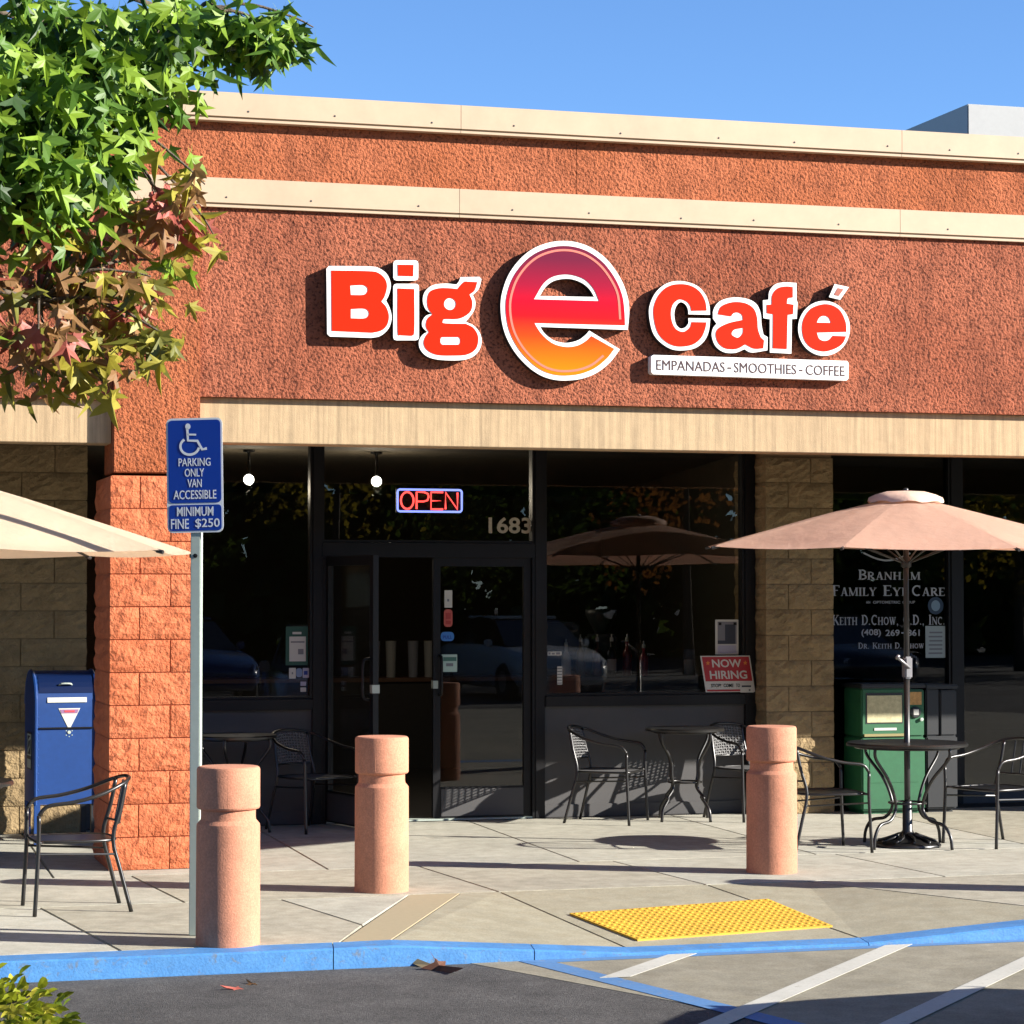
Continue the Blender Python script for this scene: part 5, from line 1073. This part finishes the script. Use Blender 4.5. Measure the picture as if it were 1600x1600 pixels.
# fallen leaves
M_DRY = mat('leaf_dry', C(206, 178, 128), 0.7, var=0.2, trans=0.2); M_DRYB = mat('leaf_dry_brown', C(92, 54, 32), 0.7, var=0.2, trans=0.1)
for (x, y, z, sz, m_, c_, rz, ti, lab) in ((0.80, 6.90, -0.06, 0.19, M_DRY, 0.9, 40, 65, 'pale curled fallen leaf lying on the asphalt against the blue kerb'), (0.735, 6.905, -0.035, 0.18, M_DRYB, 1.1, 200, 50, 'dark brown curled leaf standing beside the pale one at the kerb'),
        (-0.17, 6.72, -0.09, 0.10, LM['p'], 0.4, 120, 84, 'small pink fallen leaf on the asphalt below the nearest bollard'), (-0.10, 6.75, -0.09, 0.08, LM['b'], 0.4, 20, 82, 'small bronze fallen leaf next to the pink one on the asphalt')):
    me = leaf_mesh('fallen_leaf', m_, 0.3, c_); o = link('fallen_leaf', me, None); o.location = G(x, y) + (z,); o.scale = (sz,) * 3; o.rotation_euler = (R(ti), R(8), R(rz)); tag(o, lab, 'leaf', 'fallen leaves at the kerb')

# ------------------------------------------------------------------ parked cars and trees across the lot (seen mirrored in the glass; one car shades the apron)
M_TYRE = mat('tyre', (0.02, 0.02, 0.02, 1), 0.9); M_RIM = mat('rim', (0.45, 0.45, 0.46, 1), 0.3, metal=0.8); M_CARGL = mat('car_glass', (0.01, 0.012, 0.015, 1), 0.05, spec=0.8); M_LAMP = mat('car_lamp', (0.7, 0.7, 0.7, 1), 0.15, coat=1.0); M_TAIL = mat('car_tail', (0.35, 0.02, 0.02, 1), 0.2, coat=1.0)
def car(loc, rz, paint, label):
    c = empty('parked_car', loc, rz); tag(c, label, 'car', 'cars parked in the lot')
    st = [(-2.2, .62, .45, .70), (-2.12, .80, .30, .88), (-1.6, .88, .22, .95), (0, .90, .20, .95), (1.0, .89, .22, .93), (1.6, .87, .24, .86), (2.05, .80, .28, .74), (2.2, .64, .38, .62)]
    bm = bmesh.new(); rg = []
    for y, hw, zb_, zt in st:
        sec = [(hw * .86, zb_), (hw, zb_ + .14), (hw * 1.01, zb_ + .32), (hw * .97, zt - .05), (hw * .86, zt), (0, zt + .03)]
        sec = sec + [(-x, z) for x, z in sec[-2::-1]]
        rg.append([bm.verts.new((x, y, z)) for x, z in sec])
    for A, B in zip(rg, rg[1:]):
        for k in range(len(A) - 1): bm.faces.new((A[k], A[k + 1], B[k + 1], B[k]))
        bm.faces.new((A[-1], A[0], B[0], B[-1]))
    bm.faces.new(rg[0]); bm.faces.new(rg[-1][::-1]); obj('body', bm, paint, c, smooth=True)
    bm = bmesh.new(); gs = [(-1.85, .74, .93, .60), (-1.1, .78, 1.36, .62), (-.3, .78, 1.44, .64), (.35, .77, 1.38, .62), (1.15, .74, .93, .60)]
    lo = [[bm.verts.new((s * hw * 1.0, y, .92)) for s in (1, -1)] for y, hw, z, rw in gs]; hi = [[bm.verts.new((s * (rw if 0 < i < 4 else hw), y, z)) for s in (1, -1)] for i, (y, hw, z, rw) in enumerate(gs)]
    for i in range(4):
        for s in (0, 1): bm.faces.new((lo[i][s], lo[i + 1][s], hi[i + 1][s], hi[i][s]))
        bm.faces.new((hi[i][0], hi[i + 1][0], hi[i + 1][1], hi[i][1]))
    obj('greenhouse', bm, M_CARGL, c)
    bm = bmesh.new(); box(bm, -.60, .60, -1.05, .30, 1.40, 1.455); obj('roof', bm, paint, c, bevel=0.02)
    for s in (-1, 1):
        for y in (-1.35, 1.38):
            bm = bmesh.new(); lathe(bm, [(0.19, -.10), (0.30, -.11), (0.33, -.06), (0.33, .06), (0.30, .11), (0.19, .10)], 24); wh = obj('wheel', bm, M_TYRE, c, smooth=True); wh.location = (s * .80, y, .33); wh.rotation_euler = (0, R(90), 0)
            bm = bmesh.new(); lathe(bm, [(0, -.07), (0.19, -.09), (0.2, 0), (0.19, .09), (0, .07)], 16); obj('rim', bm, M_RIM, wh)
        bm = bmesh.new(); box(bm, s * .62 - .15, s * .62 + .15, 2.02, 2.13, .58, .70); obj('headlight', bm, M_LAMP, c, bevel=0.03)
        bm = bmesh.new(); box(bm, s * .64 - .12, s * .64 + .12, -2.16, -2.08, .66, .80); obj('tail_light', bm, M_TAIL, c, bevel=0.02)
        bm = bmesh.new(); box(bm, s * .93 - .06, s * .93 + .06, .72, .86, .92, 1.05); obj('mirror', bm, paint, c, bevel=0.02)
    return c
def paint(n, c): return mat(n, c, 0.3, coat=1.0, spec=0.5)
car((6.35, 7.45, Z_ROAD), R(8), paint('paint_silver', (0.35, 0.36, 0.38, 1)), 'silver car parked nose-in right of the camera, shading the striped apron')
car((6.2, -5.2, Z_ROAD), R(-10), paint('paint_blue', (0.02, 0.06, 0.20, 1)), 'blue car parked behind the camera, mirrored in the left window')
car((18.6, -5.8, Z_ROAD), R(-6), paint('paint_navy', (0.01, 0.014, 0.03, 1)), 'dark navy car parked behind the camera, mirrored in the eye care window')
car((12.6, -6.2, Z_ROAD), R(-6), paint('paint_white', (0.6, 0.6, 0.58, 1)), 'white car parked behind the camera beside the navy car')
def bg_tree(x, y, h, r_, seed, m_, label):
    t = empty('lot_tree', (x, y, Z_ROAD)); tag(t, label, 'tree', 'trees across the parking lot'); rd = random.Random(seed)
    bm = bmesh.new(); tube(bm, catmull([(0, 0, 0), (rd.uniform(-.1, .1), 0, h * .3), (rd.uniform(-.2, .2), rd.uniform(-.2, .2), h * .8)], 5), 0.16, 8, r2=0.04)
    obj('trunk', bm, M_BARK, t, smooth=True)
    V_, F_ = [], []
    blobs = [(rd.uniform(-.6, .6) * r_, rd.uniform(-.6, .6) * r_, h * rd.uniform(.42, .92), r_ * rd.uniform(.35, .55)) for _ in range(14)]
    for bx, by, bz, br in blobs:
        for _ in range(190):
            d = Vector((rd.gauss(0, 1), rd.gauss(0, 1), rd.gauss(0, 1))).normalized() * br * rd.uniform(.6, 1.05); p = Vector((bx, by, bz)) + d
            a = Vector((rd.uniform(-1, 1), rd.uniform(-1, 1), rd.uniform(-1, 1))).normalized() * rd.uniform(.06, .13); b = a.orthogonal().normalized() * a.length * .7
            n = len(V_); V_ += [p - a, p + b, p + a, p - b]; F_.append((n, n + 1, n + 2, n + 3))
    me = bpy.data.meshes.new('crown'); me.from_pydata(V_, [], F_); o = link('crown', me, m_, t); o['kind'] = 'stuff'
    return t
lm = [leafmat('lot_leaf_green', C(80, 100, 34)), leafmat('lot_leaf_yellow', C(170, 150, 50)), leafmat('lot_leaf_orange', C(170, 110, 50))]
where = ['far left', 'left', 'behind the blue car', 'behind the camera', 'behind the white car', 'behind the navy car', 'right', 'far right', 'farthest right']
kinds = ['green', 'yellowing', 'orange']
for i, (x, y, h, r_, k) in enumerate(((-9, -15, 7, 3.0, 0), (-4.5, -17, 6.5, 2.8, 1), (-0.5, -14, 7, 3.0, 0), (3.6, -17, 7.5, 3.2, 1), (7.6, -15, 6.8, 3.0, 0), (11.8, -17, 7.4, 3.1, 2), (16, -15, 7.2, 3.2, 0), (20.5, -17, 7, 3.2, 1), (25, -16, 7, 3.2, 0))):
    bg_tree(x + 8, y, h, r_, 40 + i, lm[k], kinds[k] + ' tree across the parking lot, ' + where[i])
rd = random.Random(9); V_, F_ = [], []  # unseen foliage wall, added to keep bright sky out of the window reflections
for _ in range(18000):
    p = Vector((rd.uniform(-35, 55), -34 + rd.gauss(0, 1.5), rd.uniform(0, 1) * (9.5 + 1.5 * math.sin(_ * .37)))); a = Vector((rd.uniform(-1, 1), rd.uniform(-1, 1), rd.uniform(-1, 1))).normalized() * rd.uniform(.3, .65); b = a.orthogonal().normalized() * a.length * .8
    n = len(V_); V_ += [p - a, p + b, p + a, p - b]; F_.append((n, n + 1, n + 2, n + 3))
me = bpy.data.meshes.new('far_hedgerow'); me.from_pydata(V_, [], F_); tag(link('far_hedgerow', me, lm[0]), 'distant mass of dark trees closing the parking lot', 'trees', kind='stuff')
